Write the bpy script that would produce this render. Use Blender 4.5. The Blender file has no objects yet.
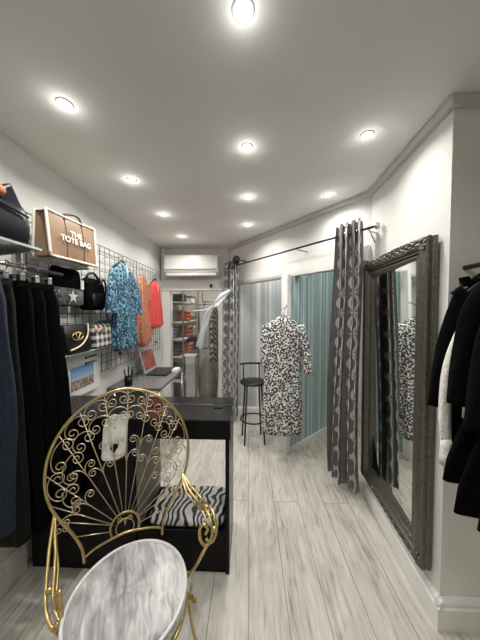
import bpy, bmesh, math, random
from mathutils import Vector, Matrix, noise as mnoise
R = math.radians
PI = math.pi
sc = bpy.context.scene
col = sc.collection
random.seed(4)

# ------------------------------------------------------------------ helpers
class MB:
    def __init__(s):
        s.v, s.f, s.sm, s.mi, s.uv = [], [], [], [], {}
    def face(s, idx, smooth=False, mi=0):
        s.f.append(tuple(idx)); s.sm.append(smooth); s.mi.append(mi)
    def box(s, x0, x1, y0, y1, z0, z1, mi=0, M=None):
        b = len(s.v)
        for x, y, z in ((x0,y0,z0),(x1,y0,z0),(x1,y1,z0),(x0,y1,z0),(x0,y0,z1),(x1,y0,z1),(x1,y1,z1),(x0,y1,z1)):
            p = Vector((x,y,z))
            s.v.append(M @ p if M else p)
        for q in ((0,3,2,1),(4,5,6,7),(0,1,5,4),(1,2,6,5),(2,3,7,6),(3,0,4,7)):
            s.face([b+i for i in q], False, mi)
        return s
    def prism(s, pts, z0, z1, mi=0):
        """vertical prism over a ccw plan outline"""
        b = len(s.v); n = len(pts)
        for z in (z0, z1):
            for p in pts: s.v.append(Vector((p[0], p[1], z)))
        s.face([b+i for i in reversed(range(n))], False, mi); s.face([b+n+i for i in range(n)], False, mi)
        for i in range(n):
            j = (i+1) % n
            s.face((b+i, b+j, b+n+j, b+n+i), False, mi)
        return s
    def extrude(s, pts, d, mi=0):
        """closed 3D outline pushed along the vector d"""
        b = len(s.v); n = len(pts); d = Vector(d)
        for p in pts: s.v.append(Vector(p))
        for p in pts: s.v.append(Vector(p)+d)
        s.face([b+i for i in range(n)], False, mi); s.face([b+n+i for i in reversed(range(n))], False, mi)
        for i in range(n):
            j = (i+1) % n
            s.face((b+j, b+i, b+n+i, b+n+j), False, mi)
        return s
    def loft(s, rings, cap=True, smooth=True, mi=0):
        b = len(s.v); n = len(rings[0]); m = len(rings)
        for r in rings:
            for p in r: s.v.append(Vector(p))
        for k in range(m-1):
            for i in range(n):
                j = (i+1) % n
                s.face((b+k*n+i, b+k*n+j, b+(k+1)*n+j, b+(k+1)*n+i), smooth, mi)
        if cap:
            s.face([b+i for i in reversed(range(n))], smooth, mi)
            s.face([b+(m-1)*n+i for i in range(n)], smooth, mi)
        return s
    def grid(s, nu, nv, fn, smooth=True, mi=0, uv=None):
        b = len(s.v)
        for j in range(nv+1):
            for i in range(nu+1):
                u, v = i/nu, j/nv
                s.v.append(Vector(fn(u, v)))
                if uv: s.uv[len(s.v)-1] = uv(u, v)
        w = nu+1
        for j in range(nv):
            for i in range(nu):
                s.face((b+j*w+i, b+j*w+i+1, b+(j+1)*w+i+1, b+(j+1)*w+i), smooth, mi)
        return s
    def tube(s, pts, r, seg=8, closed=False, mi=0):
        pts = [Vector(p) for p in pts]; n = len(pts)
        if n < 2: return s
        rr = r if isinstance(r, (list, tuple)) else [r]*n
        tang = []
        for i in range(n):
            a = pts[(i-1) % n] if (closed or i > 0) else pts[i]
            c = pts[(i+1) % n] if (closed or i < n-1) else pts[i]
            t = c-a
            tang.append(t.normalized() if t.length > 1e-9 else Vector((0,0,1)))
        up = Vector((0,0,1)) if abs(tang[0].z) < .9 else Vector((1,0,0))
        nrm = (up - tang[0]*up.dot(tang[0])).normalized()
        b = len(s.v)
        for i in range(n):
            nrm = nrm - tang[i]*nrm.dot(tang[i])
            nrm = nrm.normalized() if nrm.length > 1e-6 else tang[i].orthogonal().normalized()
            bi = tang[i].cross(nrm)
            for k in range(seg):
                a = 2*PI*k/seg
                s.v.append(pts[i] + (nrm*math.cos(a) + bi*math.sin(a))*rr[i])
        for i in range(n if closed else n-1):
            i2 = (i+1) % n
            for k in range(seg):
                k2 = (k+1) % seg
                s.face((b+i*seg+k, b+i*seg+k2, b+i2*seg+k2, b+i2*seg+k), True, mi)
        if not closed:
            s.face([b+k for k in reversed(range(seg))], True, mi)
            s.face([b+(n-1)*seg+k for k in range(seg)], True, mi)
        return s
    def lathe(s, prof, c=(0,0,0), seg=32, mi=0):
        rings = []
        for r, z in prof:
            rings.append([(c[0]+r*math.cos(2*PI*k/seg), c[1]+r*math.sin(2*PI*k/seg), c[2]+z) for k in range(seg)])
        return s.loft(rings, True, True, mi)
    def ball(s, c, rx, ry=None, rz=None, seg=12, rg=8, mi=0):
        ry = rx if ry is None else ry; rz = rx if rz is None else rz
        rings = []
        for j in range(rg+1):
            a = -PI/2 + PI*j/rg
            ca = max(math.cos(a), .02)
            rings.append([(c[0]+rx*ca*math.cos(2*PI*k/seg), c[1]+ry*ca*math.sin(2*PI*k/seg), c[2]+rz*math.sin(a)) for k in range(seg)])
        return s.loft(rings, True, True, mi)
    def build(s, name, mats, parent=None, bevel=0, sub=0):
        me = bpy.data.meshes.new(name)
        me.from_pydata([tuple(p) for p in s.v], [], s.f)
        me.polygons.foreach_set('use_smooth', s.sm)
        me.polygons.foreach_set('material_index', s.mi)
        if s.uv:
            l = me.uv_layers.new(name='cloth')
            for lp in me.loops:
                l.data[lp.index].uv = s.uv.get(lp.vertex_index, (0,0))
        me.update()
        o = bpy.data.objects.new(name, me)
        for m in (mats if isinstance(mats, (list, tuple)) else [mats]): me.materials.append(m)
        col.objects.link(o)
        if parent: o.parent = parent
        if bevel:
            md = o.modifiers.new('bevel', 'BEVEL'); md.width = bevel; md.segments = 2; md.limit_method = 'ANGLE'
        if sub:
            md = o.modifiers.new('sub', 'SUBSURF'); md.levels = sub; md.render_levels = sub
        return o

def tag(o, label, cat, group=None, kind=None):
    o['label'] = label; o['category'] = cat
    if group: o['group'] = group
    if kind: o['kind'] = kind
    return o
def struct(o):
    o['kind'] = 'structure'; return o
def thing(name, label, cat, loc=(0,0,0), rz=0, group=None, rx=0, ry=0):
    o = bpy.data.objects.new(name, None); col.objects.link(o)
    o.location = loc; o.rotation_euler = (rx, ry, rz); o.empty_display_size = .1
    return tag(o, label, cat, group)
def dup(root, loc, rz=None, label=None, group=None):
    r = root.copy(); col.objects.link(r); r.location = loc
    if rz is not None: r.rotation_euler = (r.rotation_euler[0], r.rotation_euler[1], rz)
    if label: r['label'] = label
    if group: r['group'] = group
    for ch in [c for c in root.children]:
        c = ch.copy(); col.objects.link(c); c.parent = r
        for g in ch.children:
            d = g.copy(); col.objects.link(d); d.parent = c
    return r
def spline(pts, n=8, closed=False):
    """Catmull-Rom through pts"""
    P = [Vector(p) for p in pts]; m = len(P); out = []
    for i in range(m if closed else m-1):
        if closed: a, b, c, d = P[(i-1) % m], P[i], P[(i+1) % m], P[(i+2) % m]
        else: a, b, c, d = P[max(i-1,0)], P[i], P[i+1], P[min(i+2,m-1)]
        for k in range(n):
            t = k/n
            out.append(.5*((2*b)+(c-a)*t+(2*a-5*b+4*c-d)*t*t+(3*b-a-3*c+d)*t**3))
    if not closed: out.append(P[-1])
    return out

# ------------------------------------------------------------------ materials
def node_mat(name):
    m = bpy.data.materials.new(name); m.use_nodes = True
    nt = m.node_tree; b = nt.nodes['Principled BSDF']
    return m, nt, b
def N(nt, t, **kw):
    n = nt.nodes.new(t)
    for k, v in kw.items(): setattr(n, k, v)
    return n
def coords(nt, scale=(1,1,1), rot=(0,0,0), out='Object'):
    tc = N(nt, 'ShaderNodeTexCoord'); mp = N(nt, 'ShaderNodeMapping')
    mp.inputs['Scale'].default_value = scale; mp.inputs['Rotation'].default_value = rot
    nt.links.new(tc.outputs[out], mp.inputs['Vector'])
    return mp.outputs['Vector']
def ramp(nt, src, stops, interp='LINEAR'):
    r = N(nt, 'ShaderNodeValToRGB'); r.color_ramp.interpolation = interp
    e = r.color_ramp.elements
    while len(e) < len(stops): e.new(.5)
    for k, (p, c) in enumerate(stops):
        e[k].position = p; e[k].color = (*c, 1) if len(c) == 3 else c
    nt.links.new(src, r.inputs['Fac'])
    return r.outputs['Color']
def noise_tex(nt, vec, scale, detail=4, dist=0):
    n = N(nt, 'ShaderNodeTexNoise'); n.inputs['Scale'].default_value = scale
    n.inputs['Detail'].default_value = detail; n.inputs['Distortion'].default_value = dist
    nt.links.new(vec, n.inputs['Vector'])
    return n.outputs['Fac']
def bump(nt, b, h, strength=.3, dist=.01):
    bp = N(nt, 'ShaderNodeBump'); bp.inputs['Strength'].default_value = strength; bp.inputs['Distance'].default_value = dist
    nt.links.new(h, bp.inputs['Height']); nt.links.new(bp.outputs['Normal'], b.inputs['Normal'])
def plain(name, c, rough=.6, metal=0, var=.12, scale=20, bmp=0, spec=None, coat=0, stretch=(1,1,1), sheen=0):
    m, nt, b = node_mat(name)
    v = coords(nt, stretch)
    f = noise_tex(nt, v, scale)
    lo = tuple(max(0, x*(1-var)) for x in c); hi = tuple(min(1, x*(1+var)) for x in c)
    nt.links.new(ramp(nt, f, [(.3, lo), (.7, hi)]), b.inputs['Base Color'])
    b.inputs['Roughness'].default_value = rough; b.inputs['Metallic'].default_value = metal
    if spec is not None: b.inputs['Specular IOR Level'].default_value = spec
    if coat: b.inputs['Coat Weight'].default_value = coat
    if sheen: b.inputs['Sheen Weight'].default_value = sheen
    if bmp: bump(nt, b, f, bmp)
    return m

M = {}
M['wall'] = plain('wall_paint', (.74,.735,.70), .75, var=.03, scale=3)
M['ceil'] = plain('ceiling_paint', (.80,.795,.775), .8, var=.02, scale=3)
M['trim'] = plain('trim_paint', (.78,.775,.75), .4, var=.02, scale=4)
M['trunk'] = plain('trunking_paint', (.55,.545,.53), .6, var=.04, scale=6)
M['black'] = plain('black_lacquer', (.004,.004,.0045), .25, var=.2, scale=8, spec=.16)
M['blackgloss'] = plain('black_counter_top', (.014,.0145,.0155), .16, var=.15, scale=4, spec=.5)
M['metalblack'] = plain('black_metal', (.012,.012,.013), .4, .3, var=.2)
M['chrome'] = plain('chrome', (.62,.62,.62), .18, 1, var=.05)
M['plastic_black'] = plain('black_plastic', (.006,.006,.0065), .4, var=.2, spec=.3)
M['plastic_white'] = plain('white_plastic', (.80,.79,.76), .35, var=.03)
M['gold'] = plain('gold_paint', (.60,.45,.20), .28, .9, var=.18, scale=30)
M['gold_pale'] = plain('pale_gold_wire', (.62,.52,.36), .36, .85, var=.18, scale=30)
M['pewter'] = plain('pewter_leaf', (.15,.138,.115), .36, .8, var=.28, scale=70, bmp=.15)
M['fabric_black'] = plain('black_cloth', (.003,.003,.0034), .95, var=.3, scale=60, spec=.06)
M['fabric_olive'] = plain('dark_olive_cloth', (.008,.010,.008), .9, var=.3, scale=60, spec=.2)
M['navyfab'] = plain('navy_cloth', (.005,.006,.018), .9, var=.3, scale=60, spec=.1)
M['navyleather'] = plain('navy_leather', (.004,.005,.009), .36, spec=.25, var=.25, scale=60, bmp=.08)
M['tan'] = plain('tan_leather', (.27,.165,.095), .5, var=.12, scale=14, bmp=.05)
M['cream'] = plain('cream_trim', (.78,.72,.62), .7, var=.06)
M['brown'] = plain('brown_leather', (.06,.03,.018), .5, var=.2)
M['white'] = plain('white_paper', (.82,.82,.80), .6, var=.02)
M['whitecloth'] = plain('white_lace', (.74,.72,.66), .8, var=.18, scale=90, bmp=.4)
M['glassgreen'] = plain('glass_edge', (.42,.50,.47), .12, var=.1)
M['greyplastic'] = plain('grey_plastic', (.36,.36,.35), .45, var=.06)
M['greysack'] = plain('grey_sack', (.17,.165,.15), .7, var=.25, scale=8, bmp=.3)
M['lining'] = plain('dark_lining', (.10,.102,.105), .8, var=.1)
M['silver'] = plain('silver_metal', (.5,.5,.48), .3, 1, var=.1)

def floor_mat():
    m, nt, b = node_mat('pale_oak_laminate')
    v = coords(nt, (1,1,1), (0,0,R(90)))
    br = N(nt, 'ShaderNodeTexBrick'); nt.links.new(v, br.inputs['Vector'])
    br.inputs['Scale'].default_value = 1; br.inputs['Brick Width'].default_value = 1.9; br.inputs['Row Height'].default_value = .2
    br.inputs['Mortar Size'].default_value = .0022; br.inputs['Mortar Smooth'].default_value = .3; br.offset = .37
    br.inputs['Color1'].default_value = (.0,.0,.0,1); br.inputs['Color2'].default_value = (1,1,1,1); br.inputs['Mortar'].default_value = (.5,.5,.5,1)
    sepc = N(nt, 'ShaderNodeSeparateColor'); nt.links.new(br.outputs['Color'], sepc.inputs['Color'])
    # every plank gets its own stretch of grain
    tc = N(nt, 'ShaderNodeTexCoord'); va = N(nt, 'ShaderNodeVectorMath', operation='MULTIPLY_ADD')
    nt.links.new(br.outputs['Color'], va.inputs[0]); va.inputs[1].default_value = (3.7,9.1,5.3); nt.links.new(tc.outputs['Object'], va.inputs[2])
    def grain(scale, k, detail, dist):
        mp = N(nt, 'ShaderNodeMapping'); mp.inputs['Scale'].default_value = scale; nt.links.new(va.outputs[0], mp.inputs['Vector'])
        return noise_tex(nt, mp.outputs['Vector'], k, detail, dist)
    f1 = grain((20,1.6,1), 2.6, 10, 1.0); f2 = grain((6,1.5,1), 2.0, 6, 2.2); f3 = grain((2.2,.9,1), 2.4, 3, .4)
    a = N(nt, 'ShaderNodeMath', operation='MULTIPLY'); nt.links.new(f1, a.inputs[0]); a.inputs[1].default_value = .52
    a2 = N(nt, 'ShaderNodeMath', operation='MULTIPLY_ADD'); nt.links.new(f2, a2.inputs[0]); a2.inputs[1].default_value = .28; nt.links.new(a.outputs[0], a2.inputs[2])
    a4 = N(nt, 'ShaderNodeMath', operation='MULTIPLY_ADD'); nt.links.new(f3, a4.inputs[0]); a4.inputs[1].default_value = .22; nt.links.new(a2.outputs[0], a4.inputs[2])
    a3 = N(nt, 'ShaderNodeMath', operation='MULTIPLY_ADD'); nt.links.new(sepc.outputs[0], a3.inputs[0]); a3.inputs[1].default_value = .05; nt.links.new(a4.outputs[0], a3.inputs[2])
    c = ramp(nt, a3.outputs[0], [(.36,(.22,.20,.165)), (.45,(.40,.372,.32)), (.53,(.50,.472,.415)), (.66,(.59,.565,.515))])
    mx = N(nt, 'ShaderNodeMix', data_type='RGBA'); nt.links.new(br.outputs['Fac'], mx.inputs['Factor'])
    nt.links.new(c, mx.inputs['A']); mx.inputs['B'].default_value = (.20,.17,.14,1)
    nt.links.new(mx.outputs['Result'], b.inputs['Base Color'])
    b.inputs['Roughness'].default_value = .38
    bump(nt, b, a2.outputs[0], .12, .004)
    return m
M['floor'] = floor_mat()

def stripes(name, stops, width, axis=0, rough=.5, vscale=1.0, bmp=.2):
    """vertical stripes along one local axis, irregular widths"""
    m, nt, b = node_mat(name)
    sc_ = [0.0, 0.0, 0.0]; sc_[axis] = 1/width
    v = coords(nt, tuple(sc_))
    f = noise_tex(nt, v, 1.0, 3.5)
    w = coords(nt, (30,30,1.2)); f2 = noise_tex(nt, w, 2, 5)
    a = N(nt, 'ShaderNodeMath', operation='MULTIPLY_ADD'); nt.links.new(f2, a.inputs[0]); a.inputs[1].default_value = .12; nt.links.new(f, a.inputs[2])
    nt.links.new(ramp(nt, a.outputs[0], stops), b.inputs['Base Color'])
    b.inputs['Roughness'].default_value = rough
    bump(nt, b, f, bmp, .01)
    return m
M['teal'] = stripes('teal_striped_wallpaper', [(.36,(.10,.18,.19)), (.44,(.18,.285,.295)), (.52,(.26,.385,.395)), (.59,(.42,.55,.555)), (.68,(.62,.71,.71))], .035, 0, .42)
M['greystripe'] = stripes('silver_striped_wallpaper', [(.36,(.26,.26,.26)), (.47,(.42,.425,.425)), (.56,(.52,.525,.525)), (.66,(.76,.77,.77)), (.8,(.85,.85,.85))], .09, 0, .4)

def curtain_mat():
    m, nt, b = node_mat('grey_satin_link_pattern')
    tc = N(nt, 'ShaderNodeTexCoord'); sp = N(nt, 'ShaderNodeSeparateXYZ'); nt.links.new(tc.outputs['UV'], sp.inputs[0])
    def mth(op, a, b_=None, c_=None):
        n = N(nt, 'ShaderNodeMath', operation=op)
        for k, x in enumerate((a, b_, c_)):
            if x is None: continue
            if isinstance(x, (int, float)): n.inputs[k].default_value = x
            else: nt.links.new(x, n.inputs[k])
        return n.outputs[0]
    cw, chh = .19, .33
    u = mth('DIVIDE', sp.outputs['X'], cw); v = mth('DIVIDE', sp.outputs['Y'], chh)
    c = mth('COSINE', mth('MULTIPLY', v, 2*PI))
    c = mth('MULTIPLY', c, .27)
    d1 = mth('ABSOLUTE', mth('SUBTRACT', mth('FRACT', mth('ADD', u, mth('ADD', c, 10.0))), .5))
    d2 = mth('ABSOLUTE', mth('SUBTRACT', mth('FRACT', mth('SUBTRACT', mth('ADD', u, 10.0), c)), .5))
    d = mth('MINIMUM', d1, d2)
    # short bars where the links pinch
    dv = mth('ABSOLUTE', mth('SUBTRACT', mth('FRACT', mth('MULTIPLY', v, 2)), .5))
    d3 = mth('ADD', mth('MULTIPLY', dv, .9), 0.0)
    d = mth('MINIMUM', d, mth('MAXIMUM', d3, mth('SUBTRACT', d1, .16)))
    line = mth('LESS_THAN', d, .062)
    f = noise_tex(nt, coords(nt, (1,1,.3)), 60, 3)
    base = ramp(nt, f, [(.3,(.105,.10,.096)), (.7,(.14,.134,.128))])
    mx = N(nt, 'ShaderNodeMix', data_type='RGBA'); nt.links.new(line, mx.inputs['Factor']); nt.links.new(base, mx.inputs['A'])
    mx.inputs['B'].default_value = (.47,.46,.44,1)
    nt.links.new(mx.outputs['Result'], b.inputs['Base Color'])
    b.inputs['Roughness'].default_value = .38; b.inputs['Sheen Weight'].default_value = .2
    return m
M['curtain'] = curtain_mat()

def spots(name, bg, fg, scale, thr=(.30,.36), ring=None, warp=.05):
    m, nt, b = node_mat(name)
    v = coords(nt, (1,1,1))
    nz = N(nt, 'ShaderNodeTexNoise'); nz.inputs['Scale'].default_value = scale*.8; nt.links.new(v, nz.inputs['Vector'])
    va = N(nt, 'ShaderNodeVectorMath', operation='MULTIPLY_ADD'); nt.links.new(nz.outputs['Color'], va.inputs[0])
    va.inputs[1].default_value = (warp,)*3; nt.links.new(v, va.inputs[2])
    vo = N(nt, 'ShaderNodeTexVoronoi'); vo.inputs['Scale'].default_value = scale; nt.links.new(va.outputs[0], vo.inputs['Vector'])
    stops = [(0, fg), (thr[0], fg), (thr[1], bg), (1, bg)]
    if ring: stops = [(0, ring), (thr[0]*.45, ring), (thr[0]*.55, fg), (thr[0], fg), (thr[1], bg), (1, bg)]
    nt.links.new(ramp(nt, vo.outputs['Distance'], stops), b.inputs['Base Color'])
    b.inputs['Roughness'].default_value = .65
    return m
M['leopard'] = spots('black_white_leopard', (.74,.72,.69), (.006,.006,.007), 56, (.53,.58), (.16,.155,.15), .016)
M['blueleopard'] = spots('blue_leopard', (.14,.32,.42), (.004,.011,.026), 46, (.55,.63), (.04,.17,.29), .016)
M['orangeprint'] = spots('orange_pink_print', (.60,.15,.05), (.13,.09,.09), 38, (.42,.50), (.66,.46,.22), .02)
M['orangered'] = spots('orange_red_print', (.66,.11,.025), (.05,.03,.04), 36, (.44,.5), (.66,.34,.10), .02)
M['coral'] = plain('coral_cloth', (.68,.045,.045), .7, var=.25, scale=30, stretch=(6,6,.6))
M['camo'] = spots('grey_camouflage', (.12,.12,.12), (.03,.03,.032), 26, (.45,.55), (.34,.34,.33), .06)
M['denim'] = plain('dark_blue_denim', (.009,.015,.032), .9, var=.45, scale=70, stretch=(3,3,.4))

def zebra():
    m, nt, b = node_mat('zebra_print')
    v = coords(nt, (1,1,1))
    w = N(nt, 'ShaderNodeTexWave'); nt.links.new(v, w.inputs['Vector'])
    w.bands_direction = 'X'
    w.inputs['Scale'].default_value = 8.5; w.inputs['Distortion'].default_value = 11; w.inputs['Detail'].default_value = 1.0; w.inputs['Detail Scale'].default_value = 1.0
    nt.links.new(ramp(nt, w.outputs['Fac'], [(.42,(.008,.008,.009)), (.52,(.62,.62,.61))]), b.inputs['Base Color'])
    b.inputs['Roughness'].default_value = .5
    return m
M['zebra'] = zebra()
def tiger():
    m, nt, b = node_mat('brown_tiger_print')
    v = coords(nt, (1,1,1))
    w = N(nt, 'ShaderNodeTexWave'); nt.links.new(v, w.inputs['Vector']); w.bands_direction = 'DIAGONAL'
    w.inputs['Scale'].default_value = 7; w.inputs['Distortion'].default_value = 6
    nt.links.new(ramp(nt, w.outputs['Fac'], [(.5,(.012,.01,.008)), (.62,(.40,.33,.24))]), b.inputs['Base Color'])
    return m
M['tiger'] = tiger()
def velvet():
    m, nt, b = node_mat('grey_crushed_velvet')
    v = coords(nt, (1,.18,1))
    f = noise_tex(nt, v, 48, 8, .9)
    f2 = noise_tex(nt, coords(nt, (1,.25,1)), 5.5, 3, 1.0)
    a = N(nt, 'ShaderNodeMath', operation='MULTIPLY_ADD'); nt.links.new(f2, a.inputs[0]); a.inputs[1].default_value = .7
    h = N(nt, 'ShaderNodeMath', operation='MULTIPLY'); nt.links.new(f, h.inputs[0]); h.inputs[1].default_value = .5
    nt.links.new(h.outputs[0], a.inputs[2])
    nt.links.new(ramp(nt, a.outputs[0], [(.42,(.12,.118,.115)), (.53,(.29,.285,.28)), (.62,(.45,.445,.44)), (.72,(.68,.675,.67))]), b.inputs['Base Color'])
    b.inputs['Roughness'].default_value = .45; b.inputs['Sheen Weight'].default_value = .35
    bump(nt, b, a.outputs[0], .25, .004)
    return m
M['velvet'] = velvet()
M['piping'] = plain('pale_grey_piping', (.66,.65,.64), .5, var=.08, scale=40)
def plaid():
    m, nt, b = node_mat('black_white_plaid')
    v = coords(nt, (1,1,1))
    facs = []
    for d, s in (('X', 5.5), ('Z', 5.5)):
        w = N(nt, 'ShaderNodeTexWave'); w.bands_direction = d; w.inputs['Scale'].default_value = s; nt.links.new(v, w.inputs['Vector'])
        facs.append(ramp(nt, w.outputs['Fac'], [(.52,(.02,.02,.02)), (.6,(.72,.70,.66))]))
    mx = N(nt, 'ShaderNodeMix', data_type='RGBA'); mx.inputs['Factor'].default_value = .5
    nt.links.new(facs[0], mx.inputs['A']); nt.links.new(facs[1], mx.inputs['B'])
    nt.links.new(mx.outputs['Result'], b.inputs['Base Color']); b.inputs['Roughness'].default_value = .6
    return m
M['plaid'] = plaid()
def picture():
    m, nt, b = node_mat('beach_photograph')
    tc = N(nt, 'ShaderNodeTexCoord'); sp = N(nt, 'ShaderNodeSeparateXYZ'); nt.links.new(tc.outputs['Object'], sp.inputs[0])
    mr = N(nt, 'ShaderNodeMapRange'); nt.links.new(sp.outputs['Z'], mr.inputs['Value'])
    mr.inputs['From Min'].default_value = 0; mr.inputs['From Max'].default_value = .17
    vo = N(nt, 'ShaderNodeTexVoronoi'); vo.inputs['Scale'].default_value = 60; nt.links.new(tc.outputs['Object'], vo.inputs['Vector'])
    peb = ramp(nt, vo.outputs['Color'], [(.2,(.10,.045,.025)), (.5,(.30,.17,.11)), (.8,(.55,.42,.33))])
    sky = ramp(nt, mr.outputs[0], [(.42,(.42,.58,.74)), (1,(.07,.19,.46))])
    st = N(nt, 'ShaderNodeMath', operation='GREATER_THAN'); nt.links.new(mr.outputs[0], st.inputs[0]); st.inputs[1].default_value = .43
    mx = N(nt, 'ShaderNodeMix', data_type='RGBA'); nt.links.new(st.outputs[0], mx.inputs['Factor']); nt.links.new(peb, mx.inputs['A']); nt.links.new(sky, mx.inputs['B'])
    nt.links.new(mx.outputs['Result'], b.inputs['Base Color']); b.inputs['Roughness'].default_value = .35
    return m
M['picture'] = picture()
M['screenred'] = plain('red_laptop_picture', (.30,.055,.045), .3, var=.45, scale=14)
def mirror_mat():
    m, nt, b = node_mat('silvered_mirror')
    b.inputs['Base Color'].default_value = (.80,.82,.80,1); b.inputs['Metallic'].default_value = 1; b.inputs['Roughness'].default_value = .015
    return m
M['mirror'] = mirror_mat()
def clear(name, tint=(.93,.95,.95), gl=.06, rough=.03, haze=0):
    m = bpy.data.materials.new(name); m.use_nodes = True; nt = m.node_tree; nt.nodes.clear()
    o = N(nt, 'ShaderNodeOutputMaterial'); t = N(nt, 'ShaderNodeBsdfTransparent'); g = N(nt, 'ShaderNodeBsdfGlossy'); mx = N(nt, 'ShaderNodeMixShader')
    t.inputs['Color'].default_value = (*tint, 1); g.inputs['Roughness'].default_value = rough; g.inputs['Color'].default_value = (1,1,1,1)
    fr = N(nt, 'ShaderNodeFresnel'); fr.inputs['IOR'].default_value = 1.45
    nt.links.new(fr.outputs[0], mx.inputs[0]); nt.links.new(t.outputs[0], mx.inputs[1]); nt.links.new(g.outputs[0], mx.inputs[2])
    last = mx.outputs[0]
    if haze:
        d = N(nt, 'ShaderNodeBsdfDiffuse'); d.inputs['Color'].default_value = (.85,.87,.9,1)
        m2 = N(nt, 'ShaderNodeMixShader'); m2.inputs[0].default_value = haze
        nt.links.new(last, m2.inputs[1]); nt.links.new(d.outputs[0], m2.inputs[2]); last = m2.outputs[0]
    nt.links.new(last, o.inputs['Surface'])
    return m
M['acrylic'] = clear('clear_acrylic', (.965,.97,.97))
M['polythene'] = clear('clear_polythene', (.9,.93,.95), .1, .12, .42)  # film of the garment cover; also the lower painted reflection streak
M['polythene2'] = clear('folded_polythene', (.9,.93,.95), .1, .12, .8)  # whitish haze for the painted reflection streak and the screen's edge
M['glass'] = clear('shelf_glass', (.86,.92,.90), .1)
def emit(name, c, s):
    m = bpy.data.materials.new(name); m.use_nodes = True; nt = m.node_tree; nt.nodes.clear()
    o = N(nt, 'ShaderNodeOutputMaterial'); e = N(nt, 'ShaderNodeEmission'); e.inputs['Color'].default_value = (*c, 1); e.inputs['Strength'].default_value = s
    nt.links.new(e.outputs[0], o.inputs['Surface']); return m
M['lamp'] = emit('downlight_led', (1,.98,.93), 20)

# ------------------------------------------------------------------ the room
CZ = 2.5
XL = -1.35
YB = 3.68
# fitting-room wall, right wall corner
PA = Vector((.984,1.996,0)); PB = Vector((-.289,3.663,0))
D = (PB-PA).normalized(); Nf = Vector((D.y*-1, D.x, 0))
Nf = Vector((-.795,-.607,0)).normalized()
struct(MB().box(-1.6,2.0,-1.8,5.4,-.06,0).build('floor', M['floor']))
struct(MB().box(-1.6,2.0,-1.8,5.4,CZ,CZ+.06).build('ceiling', M['ceil']))
struct(MB().box(XL-.1,XL,-1.8,YB+.1,0,CZ).build('wall_left', M['wall']))
struct(MB().box(-1.45,2.0,-1.8,-1.7,0,CZ).build('wall_front', M['wall']))
struct(MB().prism([(.93,1.16),(1.9,1.16),(1.9,1.28),(1.1,1.28),(1.1,2.06),(.985,1.996)],0,CZ).build('wall_right', M['wall']))
struct(MB().box(1.9,2.0,-1.7,3.8,0,CZ).build('wall_far_right', M['wall']))
# back wall with the doorway to the stock room
wb = MB().box(XL,-1.215,YB,YB+.1,0,CZ).box(-1.215,-.47,YB,YB+.1,1.86,CZ).box(-.47,1.9,YB,YB+.1,0,CZ)
struct(wb.build('wall_back', M['wall']))
struct(MB().box(-.27,1.9,YB-.012,YB-.001,0,2.3).build('wall_fitting_rear', M['greystripe']))
# header over the fitting rooms
a, b_ = PA, PB
back = -Nf*.1
hd = [a, a+back, b_+back, b_]
struct(MB().prism([(p.x,p.y) for p in hd],1.925,CZ).build('wall_fitting_header', M['wall']))
# partition between the two cubicles
P0 = Vector((.40,2.56,0)); pd = Vector((.745,.667,0)).normalized(); pn = Vector((pd.y,-pd.x,0))
pa = math.atan2(pd.y, pd.x)
po = MB().extrude([(.07,-.035,0),(1.35,-.035,0),(1.35,-.035,2.3),(.45,-.035,2.3),(.45,-.035,1.925),(.07,-.035,1.925)],(0,.07,0)).build('wall_partition', M['teal']); po.location = P0 + pn*-.035; po.rotation_euler.z = pa; struct(po)
po = MB().box(0,.07,-.04,.04,0,1.925).build('trim_6', M['trim'], bevel=.003); po.location = P0 + pn*-.035; po.rotation_euler.z = pa; struct(po)
po = MB().box(.07,1.35,.035,.05,0,.05).build('baseboard_partition', M['trim']); po.location = P0 + pn*-.035; po.rotation_euler = (0,0,pa); po.scale.y = -1; struct(po)
# stock room shell
struct(MB().box(-1.6,-1.5,YB+.1,5.3,0,CZ).box(-1.5,XL,YB+.1,YB+.12,0,CZ).build('wall_stock_left', M['wall']))
struct(MB().box(-.25,-.15,YB+.1,5.3,0,CZ).build('wall_stock_right', M['greyplastic']))
struct(MB().box(-1.6,-.15,5.3,5.4,0,CZ).build('wall_stock_rear', M['cream']))
# door lining
dl = MB().box(-1.375+.03,-1.215,YB-.025,YB,0,1.86).box(-.47,-.40,YB-.025,YB,0,1.86).box(-1.345,-.38,YB-.04,YB,1.86,2.02).box(-1.345,-.38,YB-.055,YB,2.0,2.025)
struct(dl.build('trim_1', M['trim'], bevel=.004))
# conduit in the back left corner and ceiling trunking
struct(MB().box(-1.34,-1.27,YB-.06,YB-.001,2.03,CZ-.002).build('trim_2', M['trim'], bevel=.006))
def sect(p, q, n, w, h, z1, nm, m):
    p = Vector(p); q = Vector(q); n = Vector(n)
    pts = [(p.x,p.y),(q.x,q.y),((q+n*w).x,(q+n*w).y),((p+n*w).x,(p+n*w).y)]
    return struct(MB().prism(pts, z1-h, z1).build(nm, m, bevel=.004))
sect((.929,1.158,0),(.983,1.994,0),(-1,0,0),.028,.045,CZ-.002,'trim_3',M['trunk'])
sect(PA+Nf*.001,PB+Nf*.001,Nf,.03,.04,CZ-.002,'trim_4',M['trunk'])
sect((.90,1.159,0),(1.9,1.159,0),(0,-1,0),.03,.045,CZ-.002,'trim_5',M['trunk'])
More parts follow.
